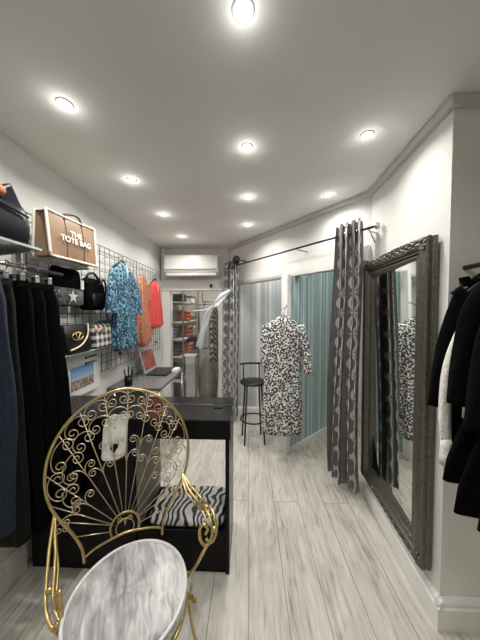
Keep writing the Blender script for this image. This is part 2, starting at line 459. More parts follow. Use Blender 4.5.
# baseboards: tall board with a moulded top
def board(p, q, n, nm, h=.15):
    p = Vector(p); q = Vector(q); n = Vector(n)
    prof = [(0,0),(.024,0),(.024,h*.70),(.014,h*.76),(.018,h*.82),(.016,h*.88),(.006,h),(0,h)]
    pts = [p + n*x + Vector((0,0,z)) for x, z in prof]
    struct(MB().extrude(pts, q-p).build(nm, M['trim']))
board((XL+.001,-1.7,0),(XL+.001,1.34,0),(1,0,0),'baseboard_left',.16)
board((.9285,1.1355,0),(.983,1.98,0),(-1,0,0),'baseboard_right',.15)
board((.9048,1.1595,0),(1.9,1.159,0),(0,-1,0),'baseboard_corner',.15)
board((-.2,YB-.013,0),(1.2,YB-.013,0),(0,-1,0),'baseboard_fitting',.07)

# ------------------------------------------------------------------ downlights
DL = thing('downlight', 'recessed ceiling downlight at the top of the photo, nearest the camera', 'ceiling light', (-.02,.803,CZ), 0, 'recessed ceiling downlights')
MB().lathe([(.026,-.002),(.032,-.005),(.036,-.003),(.036,-.0005),(.026,-.0005)], seg=28).build('bezel', M['trim'], DL)
MB().lathe([(.0005,-.004),(.025,-.004),(.025,-.001),(.0005,-.001)], seg=28).build('bulb', M['lamp'], DL)
spots_xy = [
 (-.013,1.445,'recessed ceiling downlight in the middle row, second from the camera'),
 (-.01,2.06,'recessed ceiling downlight in the middle row, second from the fitting rooms'),
 (-.013,2.70,'recessed ceiling downlight in the middle row, closest to the fitting rooms'),
 (-.86,1.12,'recessed ceiling downlight of the grid wall row nearest the camera, above the tote bag'),
 (-.865,1.766,'recessed ceiling downlight in the row along the grid wall, second from the camera'),
 (-.85,2.385,'recessed ceiling downlight in the row along the grid wall, second from the air conditioner'),
 (-.865,3.08,'recessed ceiling downlight just in front of the air conditioner'),
 (.645,1.374,'recessed ceiling downlight opposite the mirror, brightening the wall above it'),
 (.653,2.05,'recessed ceiling downlight in front of the patterned curtain beside the mirror'),
]
for x, y, lb in spots_xy: dup(DL, (x,y,CZ), None, lb)
def lamp(x, y, w, z=CZ-.012, spread=150, c=(1,.98,.94), size=.05):
    l = bpy.data.lights.new('downlight_lamp', 'AREA'); l.shape = 'DISK'; l.size = size; l.energy = w; l.color = c; l.spread = R(spread)
    o = bpy.data.objects.new('downlight_lamp', l); o.location = (x,y,z); col.objects.link(o)
    l = bpy.data.lights.new('downlight_glow', 'POINT'); l.shadow_soft_size = .018; l.energy = w*.05; l.color = c  # extra point lamp added to brighten the ceiling around each downlight
    o = bpy.data.objects.new('downlight_glow', l); o.location = (x,y,z-.035); col.objects.link(o)
LW = 5.1
for x, y in [(-.02,.803)] + [(p[0],p[1]) for p in spots_xy]: lamp(x, y, LW*(.72 if x > .5 else 1.05))
for x, y in ((.1,.17),(0,-.47),(-.86,-.8)): lamp(x, y, LW*.7)
lamp(.45,3.25,5); lamp(1.25,2.55,4.5); lamp(-.75,4.3,11)  # unseen lamps without fixtures, added to light the cubicles and stock room

# ------------------------------------------------------------------ camera
cam = bpy.data.cameras.new('camera'); co = bpy.data.objects.new('camera', cam); col.objects.link(co)
cam.sensor_fit = 'HORIZONTAL'; cam.sensor_width = 36; cam.lens = 18; cam.clip_start = .02
co.location = (0,0,1.53); co.rotation_euler = (R(90-1.9), 0, R(2.15))
sc.camera = co

# ------------------------------------------------------------------ peacock chair
CH = Vector((-.452,.857,0)); ch_rot = R(26.49)
chair = thing('peacock_chair', 'gold wire peacock chair with scrolled fan back and round grey velvet seat', 'chair', CH, ch_rot)
inv = Matrix.Rotation(-ch_rot, 4, 'Z')
def cl(p): return inv @ (Vector(p)-CH)
lean = R(8)
O0 = Vector((-.018,.24,.43)); Uv = Vector((0,math.sin(lean),math.cos(lean))); Xv = Vector((1,0,0)); Bn = Vector((0,math.cos(lean),-math.sin(lean)))
def bp_(s, t, off=0): return O0 + Xv*s + Uv*t + Bn*off
half = [(.163,0),(.172,.06),(.205,.13),(.245,.19),(.283,.26),(.304,.33),(.308,.40),(.296,.48),(.262,.56),(.205,.635),(.13,.69),(.06,.718)]
outl = [(s,t) for s,t in half] + [(0,.727)] + [(-s,t) for s,t in reversed(half)]
op = [(p.x,p.y) for p in spline([(s,t,0) for s,t in outl], 8)]
MB().tube([bp_(s,t) for s,t in op], .0062, 10).build('back_frame', M['gold'], chair)
# lower rail and hub arch
HUB = (0,.085)
MB().tube(spline([bp_(-.163,.02),bp_(-.11,.055,-.015),bp_(0,.085,-.03),bp_(.11,.06,-.015),bp_(.163,.03)],8), .005, 8).build('back_rail', M['gold'], chair)
hubr = .062
hm = MB().tube([bp_(HUB[0]+hubr*math.cos(R(a)), HUB[1]+.01+hubr*math.sin(R(a))) for a in range(-30,211,10)], .004, 8)
hm.tube([bp_(HUB[0]+hubr*.62*math.cos(R(a)), HUB[1]+.005+hubr*.62*math.sin(R(a))) for a in range(-30,211,12)], .0025, 6)
def cscroll(w, h, r, turns=1.15, n=16):
    """arch whose two ends curl in under it: centred, apex at y = 0"""
    a = w/2 - r
    right = []
    for k in range(n//2+1):
        th = PI/2*k/(n//2)
        right.append(((w/2)*math.sin(th), -h+h*math.cos(th)))
    m = int(14*turns)
    for k in range(1, m+1):
        ph = -2*PI*turns*k/m
        rho = r*(1-.78*k/m)
        right.append((a + rho*math.cos(ph) + (r-rho)*.0, -h + rho*math.sin(ph)))
    left = [(-x,y) for x,y in reversed(right)]
    return left[:-1] + right
def yscroll(a, h, r, side, turns=1.1):
    pts = []
    for k in range(9):
        th = PI/2*k/8
        pts.append((a*(1-math.cos(th)), h*math.sin(th)))
    m = int(14*turns)
    for k in range(1, m+1):
        ph = PI/2 - 2*PI*turns*k/m
        rho = r*(1-.75*k/m)
        pts.append((a + rho*math.cos(ph), h - r + rho*math.sin(ph)))
    return [(side*x, y) for x, y in pts]
for sx in (-1,1):
    ys = yscroll(.022,.038,.011,sx)
    hm.tube([bp_(x, HUB[1]+.012+y) for x, y in ys], .0022, 6)
hm.build('fan_hub', M['gold'], chair)
# spokes run from the hub to these points of the hoop
tips = [(-.292,.275),(-.3075,.40),(-.262,.56),(-.185,.652),(-.085,.709),(.02,.727),(.12,.697),(.21,.632),(.27,.545),(.3045,.41),(.292,.275)]
def ang_(q): return math.atan2(q[1]-HUB[1], q[0]-HUB[0])
def rad_(q): return math.hypot(q[0]-HUB[0], q[1]-HUB[1])
tips.sort(key=ang_)
def pol(al, rho, x=0, y=0, off=0):
    e = Vector((math.cos(al), math.sin(al))); tn = Vector((math.sin(al), -math.cos(al)))
    q = Vector(HUB) + e*(rho+y) + tn*x
    return bp_(q.x, q.y, off)
WR = .0021
for q in tips:
    al, rr_ = ang_(q), rad_(q)
    MB().tube([pol(al,hubr), pol(al,rr_*.5), pol(al,rr_-.003)], WR, 6).build('spoke', M['gold_pale'], chair)
for k in range(len(tips)-1):
    q0, q1 = tips[k], tips[k+1]
    mx_, my_ = (q0[0]+q1[0])/2, (q0[1]+q1[1])/2
    best = min(op, key=lambda p: abs(math.atan2(p[1]-HUB[1],p[0]-HUB[0])-(ang_(q0)+ang_(q1))/2) + (9 if p[1] < .2 else 0))
    # the cell's outward direction: square to the chord of its two tips
    ch = Vector((q1[0]-q0[0], q1[1]-q0[1])); wid = ch.length; tn = ch.normalized(); outw = Vector((tn.y,-tn.x))
    if outw.dot(Vector((mx_-HUB[0], my_-HUB[1]))) < 0: outw = -outw
    top_ = Vector((mx_,my_)) + outw*.004
    for ring, dr in ((0,.006),(1,.079)):
        al = math.atan2(my_-HUB[1], mx_-HUB[0])
        inward = Vector((HUB[0]-mx_, HUB[1]-my_)).normalized()
        c_ = top_ + (inward*dr if ring else -outw*dr)
        shrink = 1-dr/max(rad_((mx_,my_)),.1)
        w_ = min(.145, wid*shrink*.96)
        r_ = min(.027, w_*.245)
        MB().tube([bp_(*(c_ + tn*x + outw*y), -.003) for x, y in cscroll(w_, .042, r_, 1.3)], WR, 6).build('scroll', M['gold_pale'], chair)
# scroll branches part way along the spokes
for k, q in enumerate(tips):
    al, rr_ = ang_(q), rad_(q)
    fr = .46 if k % 2 else .58
    if k in (0, len(tips)-1): fr = .62
    for sx in (-1,1):
        rho = rr_*fr
        MB().tube([pol(al, rho, x, y, -.003) for x, y in yscroll(.036,.052,.0175,sx,1.3)], WR, 6).build('scroll', M['gold_pale'], chair)
for sx in (-1,1):
    MB().tube([bp_(sx*.06,.09), bp_(sx*.19,.115)], WR, 6).build('spoke', M['gold_pale'], chair)
    MB().tube([bp_(sx*.05,.115), bp_(sx*.25,.195)], WR, 6).build('spoke', M['gold_pale'], chair)
    MB().tube([bp_(sx*.245+x*sx, .195+y, -.003) for x, y in cscroll(.05,.03,.013,1.2)], WR, 6).build('scroll', M['gold_pale'], chair)
# arms
ra = [(-.343,1.19,.706),(-.298,1.14,.667),(-.236,1.08,.647),(-.183,1.02,.653),(-.161,.99,.634),(-.154,.97,.596),(-.173,.955,.565),(-.198,.955,.585),(-.205,.965,.622),(-.187,.97,.642),(-.172,.97,.620),(-.182,.97,.60)]
la = [(-.843,.985,.656),(-.812,.92,.578),(-.775,.86,.509),(-.748,.82,.472),(-.712,.79,.436),(-.672,.772,.425),(-.65,.772,.46),(-.652,.78,.51),(-.668,.79,.545),(-.685,.79,.52),(-.672,.785,.485),(-.66,.785,.50)]
for arm, o2 in ((ra,(.016,.012,.003)), (la,(.018,.014,.004))):
    mb = MB()
    w = spline(arm, 6)
    mb.tube([cl(p) for p in w], .0062, 8)
    n1 = 42 if arm is ra else 36
    mb.tube([cl(Vector(p) + Vector(o2)*min(1, i/8)) for i, p in enumerate(w[:n1])], .0062, 8)
    mb.tube([cl(Vector(p) + Vector((-.02,-.008,.006))*(min(1, i/8) if arm is ra else -min(1.6, i/6))) for i, p in enumerate(w[:26])], .0045, 8)
    for kk in (16, 28):
        a_, b__ = cl(w[kk]), cl(Vector(w[kk]) + Vector(o2)); mb.ball((a_+b__)/2, .0125, seg=10, rg=6)
    if arm is ra:
        mb.tube([cl(p) for p in spline([(-.173,.957,.565),(-.19,.96,.53),(-.225,.965,.46),(-.262,.96,.415)],8)], .0065, 8)
    else:
        mb.tube([cl(p) for p in spline([(-.672,.772,.425),(-.655,.775,.405),(-.635,.79,.39)],8)], .0065, 8)
    mb.build('armrest', M['gold'], chair)
# seat
SR = .213
prof = [(.001,.385),(SR-.02,.385),(SR-.006,.392),(SR,.41),(SR,.44)]
cush = MB()
rings = []
for r, z in [(SR-.015,.40),(SR-.002,.412),(SR+.002,.43),(SR-.004,.452),(SR-.02,.466),(SR*.8,.476),(SR*.55,.481),(SR*.3,.480),(SR*.12,.473),(.006,.466)]:
    rings.append([(r*math.cos(2*PI*k/64)*(1), r*math.sin(2*PI*k/64), z+.012 + (.004*math.sin(5*2*PI*k/64)*(r/SR)*(1-r/SR)*3)) for k in range(64)])
cush.loft(rings)
cu = cush.build('seat_cushion', M['velvet'], chair)
MB().tube([((SR-.004)*math.cos(2*PI*k/64), (SR-.004)*math.sin(2*PI*k/64), .467) for k in range(64)], .006, 8, True).build('piping', M['piping'], cu)
MB().ball((0,0,.480), .014, .014, .006).build('button', M['velvet'], cu)
sr = MB().tube([(.205*math.cos(2*PI*k/64), .205*math.sin(2*PI*k/64), .392) for k in range(64)], .009, 8, True)
sr.tube([(.12*math.cos(2*PI*k/48), .12*math.sin(2*PI*k/48), .385) for k in range(48)], .005, 8, True)
sr.build('seat_ring', M['gold'], chair)
for sx, sy in ((1,0),(0,-1),(-1,0),(0,1)):
    mb = MB(); e = Vector((sx,sy,0)); tn = Vector((-sy,sx,0))
    for o in (-.013,.013):
        pth = [e*.185+tn*o+Vector((0,0,.388)), e*.222+tn*o*1.2+Vector((0,0,.335)), e*.232+tn*o*1.3+Vector((0,0,.26)), e*.246+tn*o+Vector((0,0,.17)), e*.275+tn*o*.6+Vector((0,0,.06)), e*.298+tn*o*.4+Vector((0,0,.0075))]
        mb.tube(spline(pth,7), .0065, 8)
    for dx in (1,-1):
        mb.tube([e*.228 + e*x*.6 + tn*(x*dx) + Vector((0,0,.30+y)) for x, y in yscroll(.022,.06,.015,1)], .004, 6)
    mb.build('leg', M['gold'], chair)
# white tag hanging on the chair back
tg = MB()
def tagp(u, v):
    # card 0.1 x 0.2 with rounded ends, bowed towards the room
    y = -.105+.21*v
    hw = .052
    if v < .12: hw *= math.sqrt(max(0,1-((.12-v)/.12)**2))*.45+.55
    if v > .85: hw *= math.sqrt(max(0,1-((v-.85)/.15)**2))*.35+.65
    x = -hw + 2*hw*u
    if v > .7: x += .05*(v-.7)**1.5*2.2
    return x, y
def tag_surface(off):
    def fn(u, v):
        x, y = tagp(u, v)
        s, t = -.042 + x + .02*(y/.1)*.3, .50 + y
        return bp_(s, t, .022 + off - .012*math.cos((u-.5)*PI))
    return fn
nu, nv = 24, 44
def in_hole(u, v):
    x, y = tagp(u, v)
    cx, cy = .0, -.045
    dx, dy = x-cx, y-cy
    if dy >= 0: return dx*dx+dy*dy < .018**2
    return abs(dx) < .018*(1+dy/.036) and dy > -.036
card = thing('hanging_tag', 'white curved plastic tag with keyhole cut-out hanging behind the chair back', 'tag', chair.location, ch_rot)
tm = MB()
for off in (0,.0016):
    b = len(tm.v); fn = tag_surface(off)
    for j in range(nv+1):
        for i in range(nu+1): tm.v.append(Vector(fn(i/nu, j/nv)))
    for j in range(nv):
        for i in range(nu):
            if not in_hole((i+.5)/nu, (j+.5)/nv):
                q = (b+j*(nu+1)+i, b+j*(nu+1)+i+1, b+(j+1)*(nu+1)+i+1, b+(j+1)*(nu+1)+i)
                tm.face(q if off == 0 else q[::-1], True)
tm.build('card', M['plastic_white'], card)
MB().ball(bp_(-.04,.545,.010), .0045, .002, .003).build('slot', M['plastic_black'], card)
MB().ball(bp_(-.046,.417,.010), .006, .002, .004).build('slot', M['plastic_black'], card)

# ------------------------------------------------------------------ counter
YC0, YC1 = 1.345, 1.70
counter = thing('display_counter', 'black lacquer shop counter behind the gold chair, right half open underneath', 'counter', (-.72,1.35,0))
def cnt(mb, nm, m, bev=.003, parent=None):
    o = mb.build(nm, m, parent or counter, bevel=bev)
    o.matrix_parent_inverse = Matrix.Translation(-Vector(counter.location)); return o
counter.location = (-.72,1.35,0)
cnt(MB().box(-1.30,-.66,YC0,YC1,0,.80), 'cabinet', M['black'])
wt = cnt(MB().box(-1.30,-.105,YC0-.005,YC1+.005,.80,.909), 'worktop', M['black'])
MB().box(-1.30,-.105,YC0-.005,YC1+.005,.909,.915).build('top_sheet', M['blackgloss'], wt)
cnt(MB().box(-.665,-.645,YC0+.01,YC1-.005,.25,.80), 'inner_panel', plain('brown_grey_board', (.21,.195,.17), .6, var=.1))
cnt(MB().box(-.66,-.135,YC0+.01,YC1,0,.25), 'plinth', M['black'])
cnt(MB().box(-.135,-.112,YC0,YC1,0,.80), 'end_panel', M['black'], .002)
# bag of zebra cloth in the open bay
zb = MB()
def zr(x0,x1,y0,y1,z,rx,n=40,k=.0):
    out = []
    for i in range(n):
        a = 2*PI*i/n; c, s_ = math.cos(a), math.sin(a); e = .28
        x = (x0+x1)/2 + (x1-x0)/2*math.copysign(abs(c)**e, c); y = (y0+y1)/2 + (y1-y0)/2*math.copysign(abs(s_)**e, s_)
        out.append((x, y, z + k*math.sin(x*37+y*23)))
    return out
zb.loft([zr(-.605,-.15,1.375,1.655,.252,0), zr(-.61,-.145,1.365,1.66,.268,0), zr(-.61,-.147,1.365,1.66,.285,0), zr(-.60,-.155,1.375,1.652,.300,0,k=.003), zr(-.56,-.19,1.41,1.62,.306,0,k=.006), zr(-.45,-.3,1.48,1.55,.308,0,k=.004)])
zo = zb.build('folded_throw', M['zebra'])
tag(zo, 'folded black and white zebra print throw lying inside the open counter', 'throw')

# acrylic screen standing on the worktop
scr = thing('counter_screen', 'clear acrylic sneeze screen standing on the black counter', 'screen', (-.4,1.56,.915))
MB().box(-.30,.30,-.003,.003,.004,.885).build('panel', M['acrylic'], scr)
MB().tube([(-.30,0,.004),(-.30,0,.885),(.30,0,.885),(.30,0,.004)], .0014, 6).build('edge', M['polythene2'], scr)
for x in (-.2,.2): MB().box(x-.03,x+.03,-.05,.05,0,.006).build('foot', M['blackgloss'], scr)

# ------------------------------------------------------------------ desk and laptop
desk = thing('desk', 'narrow grey topped desk along the wall behind the counter', 'desk', (-1.08,2.65,0))
MB().box(-.265,.25,-.45,.36,.785,.815).build('desktop', plain('grey_desktop', (.15,.15,.148), .18, var=.1), desk, .004)
MB().box(-.265,-.24,-.45,.36,0,.785).build('back_panel', M['lining'], desk)
for y in (-.43,.33):
    MB().tube([(.23,y,.785),(.23,y,.0)], .014, 8).build('leg', M['chrome'], desk)
    MB().tube([(-.2,y,.785),(-.2,y,.0)], .014, 8).build('leg', M['chrome'], desk)
lap = thing('laptop', 'open laptop with a red picture on its tilted screen on the desk', 'laptop', (-1.04,2.80,.816), R(90))
MB().box(-.18,.18,-.12,.12,0,.018).build('keyboard_base', M['plastic_black'], lap, .004)
st = Matrix.Translation((0,.12,.018)) @ Matrix.Rotation(R(-13),4,'X')
lid = MB().box(-.18,.18,0,.008,0,.27,M=st).build('screen', M['greyplastic'], lap, .003)
MB().box(-.155,.155,-.0012,0,.03,.25,M=st).build('display', M['screenred'], lid)
pot = thing('pen_pot', 'black pot of pens standing on the desk beside the laptop', 'pen pot', (-1.17,2.27,.816))
MB().lathe([(.03,0),(.036,.004),(.038,.09),(.034,.09),(.032,.01),(.002,.01)], seg=20).build('cup', M['plastic_black'], pot)
for k in range(6):
    a = k*1.05; MB().tube([(.015*math.cos(a),.015*math.sin(a),.015),(.045*math.cos(a),.045*math.sin(a),.15+.02*(k%3))], .005, 6).build('pen', M['plastic_black'] if k%2 else M['navyfab'], pot)
tag(MB().box(-.912,-.845,2.78,2.92,.816,.85).build('paper_pad', M['white'], bevel=.003), 'pad of white paper lying on the desk by the laptop', 'paper')
mg = thing('mug', 'small black mug on the far end of the desk', 'mug', (-.87,2.98,.816))
MB().lathe([(.02,0),(.028,.003),(.03,.06),(.026,.06),(.024,.008),(.002,.008)], seg=20).build('cup', M['plastic_black'], mg)
MB().tube([(.028,0,.05),(.045,0,.045),(.045,0,.02),(.028,0,.014)], .004, 6).build('handle', M['plastic_black'], mg)

# ------------------------------------------------------------------ gridwall and shelves on the left wall
gx = -1.315
gw = thing('wire_grid_panel', 'black wire grid display panel along the upper left wall', 'grid panel', (gx,2.4,1.0))
g = MB()
y0, y1, z0, z1 = 1.38-2.4, 3.48-2.4, .0, 1.115
ny, nz = 27, 15
for i in range(ny+1):
    y = y0+(y1-y0)*i/ny; g.tube([(0,y,z0),(0,y,z1)], .0022 if i % 9 else .0035, 6)
for j in range(nz+1):
    z = z0+(z1-z0)*j/nz; g.tube([(.004,y0,z),(.004,y1,z)], .0022 if 0 < j < nz else .0035, 6)
g.build('wire_mesh', M['metalblack'], gw)
for y in (y0+.1,(y0+y1)/2,y1-.1):
    for z in (.1,1.0): MB().box(-.034,.0,y-.01,y+.01,z-.01,z+.01).build('wall_clip', M['metalblack'], gw)
# slotted upright
tag(MB().box(XL+.001,XL+.025,1.325,1.36,.55,2.0).build('wall_upright', M['silver'], bevel=.002), 'pale metal slotted upright fixed to the wall behind the hanging trousers', 'upright')
# glass shelf with the navy bag
gs = thing('glass_shelf', 'glass shelf above the hanging trousers carrying the navy bag', 'shelf', (XL,.9,1.848))
MB().box(.004,.266,-.4,.33,0,.012).build('pane', M['glassgreen'], gs, .001)
for y in (-.25,.28): MB().extrude([(.002,y,-.001),(.25,y,-.001),(.25,y,-.012),(.002,y,-.04)],(0,.012,0)).build('bracket', M['silver'], gs)
s2 = thing('white_shelf', 'white shelf on brackets under the brown tote bag', 'shelf', (XL,1.60,1.842))
MB().box(.045,.20,-.215,.13,0,.012).build('board', M['plastic_white'], s2, .002)
for y in (-.2,.1): MB().extrude([(.045,y,-.001),(.19,y,-.001),(.19,y,-.006),(.045,y,-.01)],(0,.014,0)).build('bracket', M['trim'], s2)
s3 = thing('wire_shelf', 'narrow shelf hooked on the grid under the two small bags', 'shelf', (gx,1.78,1.240))
MB().box(.008,.145,-.33,.22,0,.008).build('board', M['glassgreen'], s3, .001)
for y in (-.27,.18): MB().extrude([(.008,y,-.001),(.14,y,-.001),(.14,y,-.008),(.008,y,-.04)],(0,.008,0)).build('bracket', M['metalblack'], s3)

# ---- bags
def rr_ring(hx, hy, z, e=.35, n=40, cx=0, cy=0, lean_=0):
    out = []
    for i in range(n):
        a = 2*PI*i/n; c, s_ = math.cos(a), math.sin(a)
        out.append((cx+hx*math.copysign(abs(c)**e, c), cy+hy*math.copysign(abs(s_)**e, s_), z))
    return out
# navy winged bag on the glass shelf (local -Y faces the room)
nb = thing('handbag', 'large navy leather winged handbag on the glass shelf above the trousers', 'handbag', (-1.20,1.035,1.861), R(84))
MB().loft([rr_ring(.165,.07,0), rr_ring(.175,.08,.02), rr_ring(.18,.085,.09), rr_ring(.17,.075,.17), rr_ring(.155,.05,.205), rr_ring(.15,.03,.21)]).build('body', M['navyleather'], nb)
for sx in (-1,1):
    mbw = MB()
    pts = [(sx*.165,0,.0),(sx*.185,0,.05),(sx*.182,0,.13),(sx*.165,0,.20),(sx*.115,0,.30),(sx*.10,0,.285),(sx*.04,0,.235),(sx*.05,0,.1)]
    if sx < 0: pts = pts[::-1]
    mbw.extrude([(x,-.035,z) for x, _, z in pts], (0,.075,0))
    mbw.build('wing', M['navyleather'], nb, .012)
for y in (-.03,.03):
    MB().tube([(.07*math.cos(R(a)), y, .20+.085*math.sin(R(a))) for a in range(0,181,12)], .007, 8).build('handle', M['brown'], nb)
MB().grid(10,3,lambda u,v:(-.15+.3*u, -.082-.006*math.sin(v*PI), .135+.012*v+.02*math.sin(u*PI))).build('flap_edge', M['navyleather'], nb)
MB().ball((.02,-.06,.225), .045, .03, .03).build('scarf', plain('rust_scarf', (.45,.16,.08), .7), nb)

# the tan tote
tb = thing('tote_bag', 'tan shopper with cream trim and white lettering standing on the white shelf', 'tote bag', (-1.165,1.515,1.855), R(83))
W, DP, HT = .175, .06, .262
def bulge(sgn):
    def fn(u, v):
        x = -W+2*W*u; z = HT*v
        return (x*(1+.02*v), sgn*(DP*(1-.35*v) + .012*math.sin(u*PI)*math.sin(v*PI)), z + .006*math.sin(u*PI)*(-1 if v > .9 else 0))
    return fn
mb = MB(); f, k = bulge(-1), bulge(1)
mb.grid(16,10,f); mb.grid(16,10,lambda u,v: k(1-u,v))
mb.grid(2,10,lambda u,v: tuple(Vector(k(0,v)).lerp(Vector(f(0,v)),u)+Vector((.028*math.sin(u*PI)*v,0,0))))
mb.grid(2,10,lambda u,v: tuple(Vector(f(1,v)).lerp(Vector(k(1,v)),u)-Vector((.028*math.sin(u*PI)*v,0,0))))
mb.grid(4,2,lambda u,v: tuple(Vector(f(u,0)).lerp(Vector(k(1-(1-u),0)),1-v)))
mb.grid(8,2,lambda u,v: tuple(Vector(f(u,1)).lerp(Vector(k(1-u,1)) if False else Vector(k(u,1)),v)-Vector((0,0,.006))))
mb.build('body', M['tan'], tb)
for fn, nm in ((f,'trim'),(k,'trim')):
    rim = [Vector(fn(0,v/10)) for v in range(11)] + [Vector(fn(u/10,1)) for u in range(1,11)] + [Vector(fn(1,1-v/10)) for v in range(1,11)] + [Vector(fn(1-u/10,0)) for u in range(1,10)]
    MB().tube(rim, .008, 8, True).build(nm, M['cream'], tb)
sm_ = MB()
for u in (.32,.68): sm_.tube([Vector(f(u,v/10))+Vector((0,-.0015,0)) for v in range(11)], .0018, 6)
sm_.build('seam', M['brown'], tb)
for fn, y_ in ((f,-1),(k,1)):
    hp = [Vector(fn(.32,.93)),Vector(fn(.32,1.0))+Vector((0,-.002*y_,.01)),Vector(fn(.4,1))+Vector((0,0,.025)),Vector(fn(.55,1))+Vector((0,0,.038)),Vector(fn(.66,1))+Vector((0,0,.025)),Vector(fn(.68,.93))]
    MB().tube(spline(hp,6), .0065, 8).build('handle', M['brown'], tb)
def text_mesh(body, size, name, m, parent, loc, rot):
    cu_ = bpy.data.curves.new(name, 'FONT'); cu_.body = body; cu_.size = size; cu_.align_x = 'CENTER'; cu_.extrude = .0008; cu_.space_line = .85; cu_.offset = .0012
    t = bpy.data.objects.new(name+'_tmp', cu_); col.objects.link(t)
    dg = bpy.context.evaluated_depsgraph_get(); dg.update()
    me = bpy.data.meshes.new_from_object(t.evaluated_get(dg))
    bpy.data.objects.remove(t); bpy.data.curves.remove(cu_)
    o = bpy.data.objects.new(name, me); me.materials.clear(); me.materials.append(m); col.objects.link(o)
    o.parent = parent; o.location = loc; o.rotation_euler = rot
    return o
text_mesh('THE\nTOTE BAG', .048, 'lettering', M['white'], tb, (.0,-.0668,.145), (R(90)-R(5),0,0))

# small bags on the grid (built at the origin, -Y faces the room)
RZ = R(90)
cb = thing('clutch_bag', 'black clutch with a camouflage front and white star hung on the grid', 'clutch bag', (-1.262,1.615,1.57), RZ)
MB().loft([rr_ring(.125,.025,0,.3), rr_ring(.13,.036,.02,.3), rr_ring(.125,.035,.16,.3), rr_ring(.115,.022,.245,.3), rr_ring(.11,.012,.26,.3)]).build('body', M['fabric_black'], cb)
MB().loft([rr_ring(.128,.03,.004,.3), rr_ring(.134,.04,.02,.3), rr_ring(.134,.04,.115,.3), rr_ring(.128,.034,.125,.3)]).build('front_panel', M['camo'], cb)
stp = [((.047 if i % 2 == 0 else .02)*math.sin(PI*i/5)+.01, -.041, .066+(.047 if i % 2 == 0 else .02)*math.cos(PI*i/5)) for i in range(10)]
MB().extrude(stp, (0,-.003,0)).build('star', M['white'], cb)
MB().box(.085,.118,-.045,-.043,.125,.19).build('swing_tag', M['white'], cb)
bb = thing('backpack', 'black quilted bag with a top loop hung on the grid beside the star clutch', 'bag', (-1.255,1.885,1.545), RZ)
MB().loft([rr_ring(.10,.03,0,.45), rr_ring(.125,.045,.03,.45), rr_ring(.125,.05,.12,.45), rr_ring(.11,.04,.21,.45), rr_ring(.085,.02,.25,.45)]).build('body', M['fabric_black'], bb)
MB().tube(spline([(-.11,-.03,.20),(-.10,-.03,.265),(-.03,-.03,.29),(.03,-.03,.25),(.05,-.035,.22)],6), .009, 8).build('strap', M['plastic_black'], bb)
MB().tube(spline([(.03,-.04,.2),(.07,-.045,.25),(.11,-.04,.22),(.12,-.04,.12)],6), .008, 8).build('strap', M['plastic_black'], bb)
MB().loft([rr_ring(.07,.012,.03,.5,cy=-.045), rr_ring(.085,.02,.06,.5,cy=-.047), rr_ring(.08,.018,.12,.5,cy=-.045), rr_ring(.06,.008,.135,.5,cy=-.042)]).build('pocket', M['plastic_black'], bb)
MB().ball((.06,-.06,.15), .006).build('button', M['chrome'], bb)
vb = thing('crossbody_bag', 'black flap bag with a gold V emblem and gold strap on the small shelf', 'handbag', (-1.215,1.612,1.249), RZ)
MB().loft([rr_ring(.12,.05,0,.3), rr_ring(.125,.055,.02,.3), rr_ring(.125,.05,.13,.3), rr_ring(.115,.03,.185,.3), rr_ring(.11,.015,.195,.3)]).build('body', M['plastic_black'], vb)
em = MB()
em.tube([(.052*math.cos(2*PI*k/32)-.035, -.060, .118+.026*math.sin(2*PI*k/32)) for k in range(32)], .0035, 6, True)
em.tube([(-.058,-.060,.14),(-.035,-.061,.094),(-.012,-.060,.14)], .0035, 6)
em.build('emblem', M['gold'], vb)
MB().tube(spline([(.085,-.045,.20),(.07,-.058,.14),(.04,-.062,.09),(-.02,-.064,.05),(-.11,-.062,.03)],8), .0055, 8).build('strap', plain('cream_gold_strap', (.70,.58,.36), .4, .4), vb)
pb = thing('shoulder_bag', 'black and white plaid bag with a small crest on the small shelf', 'handbag', (-1.215,1.885,1.249), RZ)
MB().loft([rr_ring(.12,.05,0,.3), rr_ring(.125,.055,.02,.3), rr_ring(.125,.05,.14,.3), rr_ring(.12,.04,.175,.3), rr_ring(.115,.02,.185,.3)]).build('body', M['plaid'], pb)
MB().tube(spline([(-.12,0,.17),(-.06,-.03,.20),(.04,-.03,.205),(.12,0,.175)],6), .008, 8).build('strap', M['plastic_black'], pb)
cr = MB().tube([(.022*math.cos(2*PI*k/20)-.02, -.055, .14+.017*math.sin(2*PI*k/20)) for k in range(20)], .005, 6, True); cr.tube([(-.042,-.056,.14),(.002,-.056,.14)], .004, 6)
cr.build('crest', plain('olive_crest', (.35,.33,.10), .5), pb)
MB().ball((-.095,-.052,.145), .016, .006, .02).build('patch', plain('pink_patch', (.65,.22,.25), .6), pb)

# poster under the shelf
ps = thing('poster', 'white poster with a blue sky and pebble beach picture below the small shelf', 'poster', (-1.300,1.84,.885), RZ)
MB().box(-.19,.19,0,.003,0,.335).build('sheet', M['white'], ps)
pc = MB().box(-.15,.105,-.0025,-.0005,0,.17).build('picture', M['picture'], ps); pc.location = (0,0,.055)
tx = MB()
for j, (x0, x1) in enumerate(((.035,.15),(.035,.13))):
    z = .275-.045*j
    tx.box(x0-.03,x0-.008,-.0015,0,z-.004,z+.014)
    x = x0
    while x < x1: tx.box(x,x+.012,-.0015,0,z,z+.012); x += .017
tx.build('print', M['navyfab'], ps)

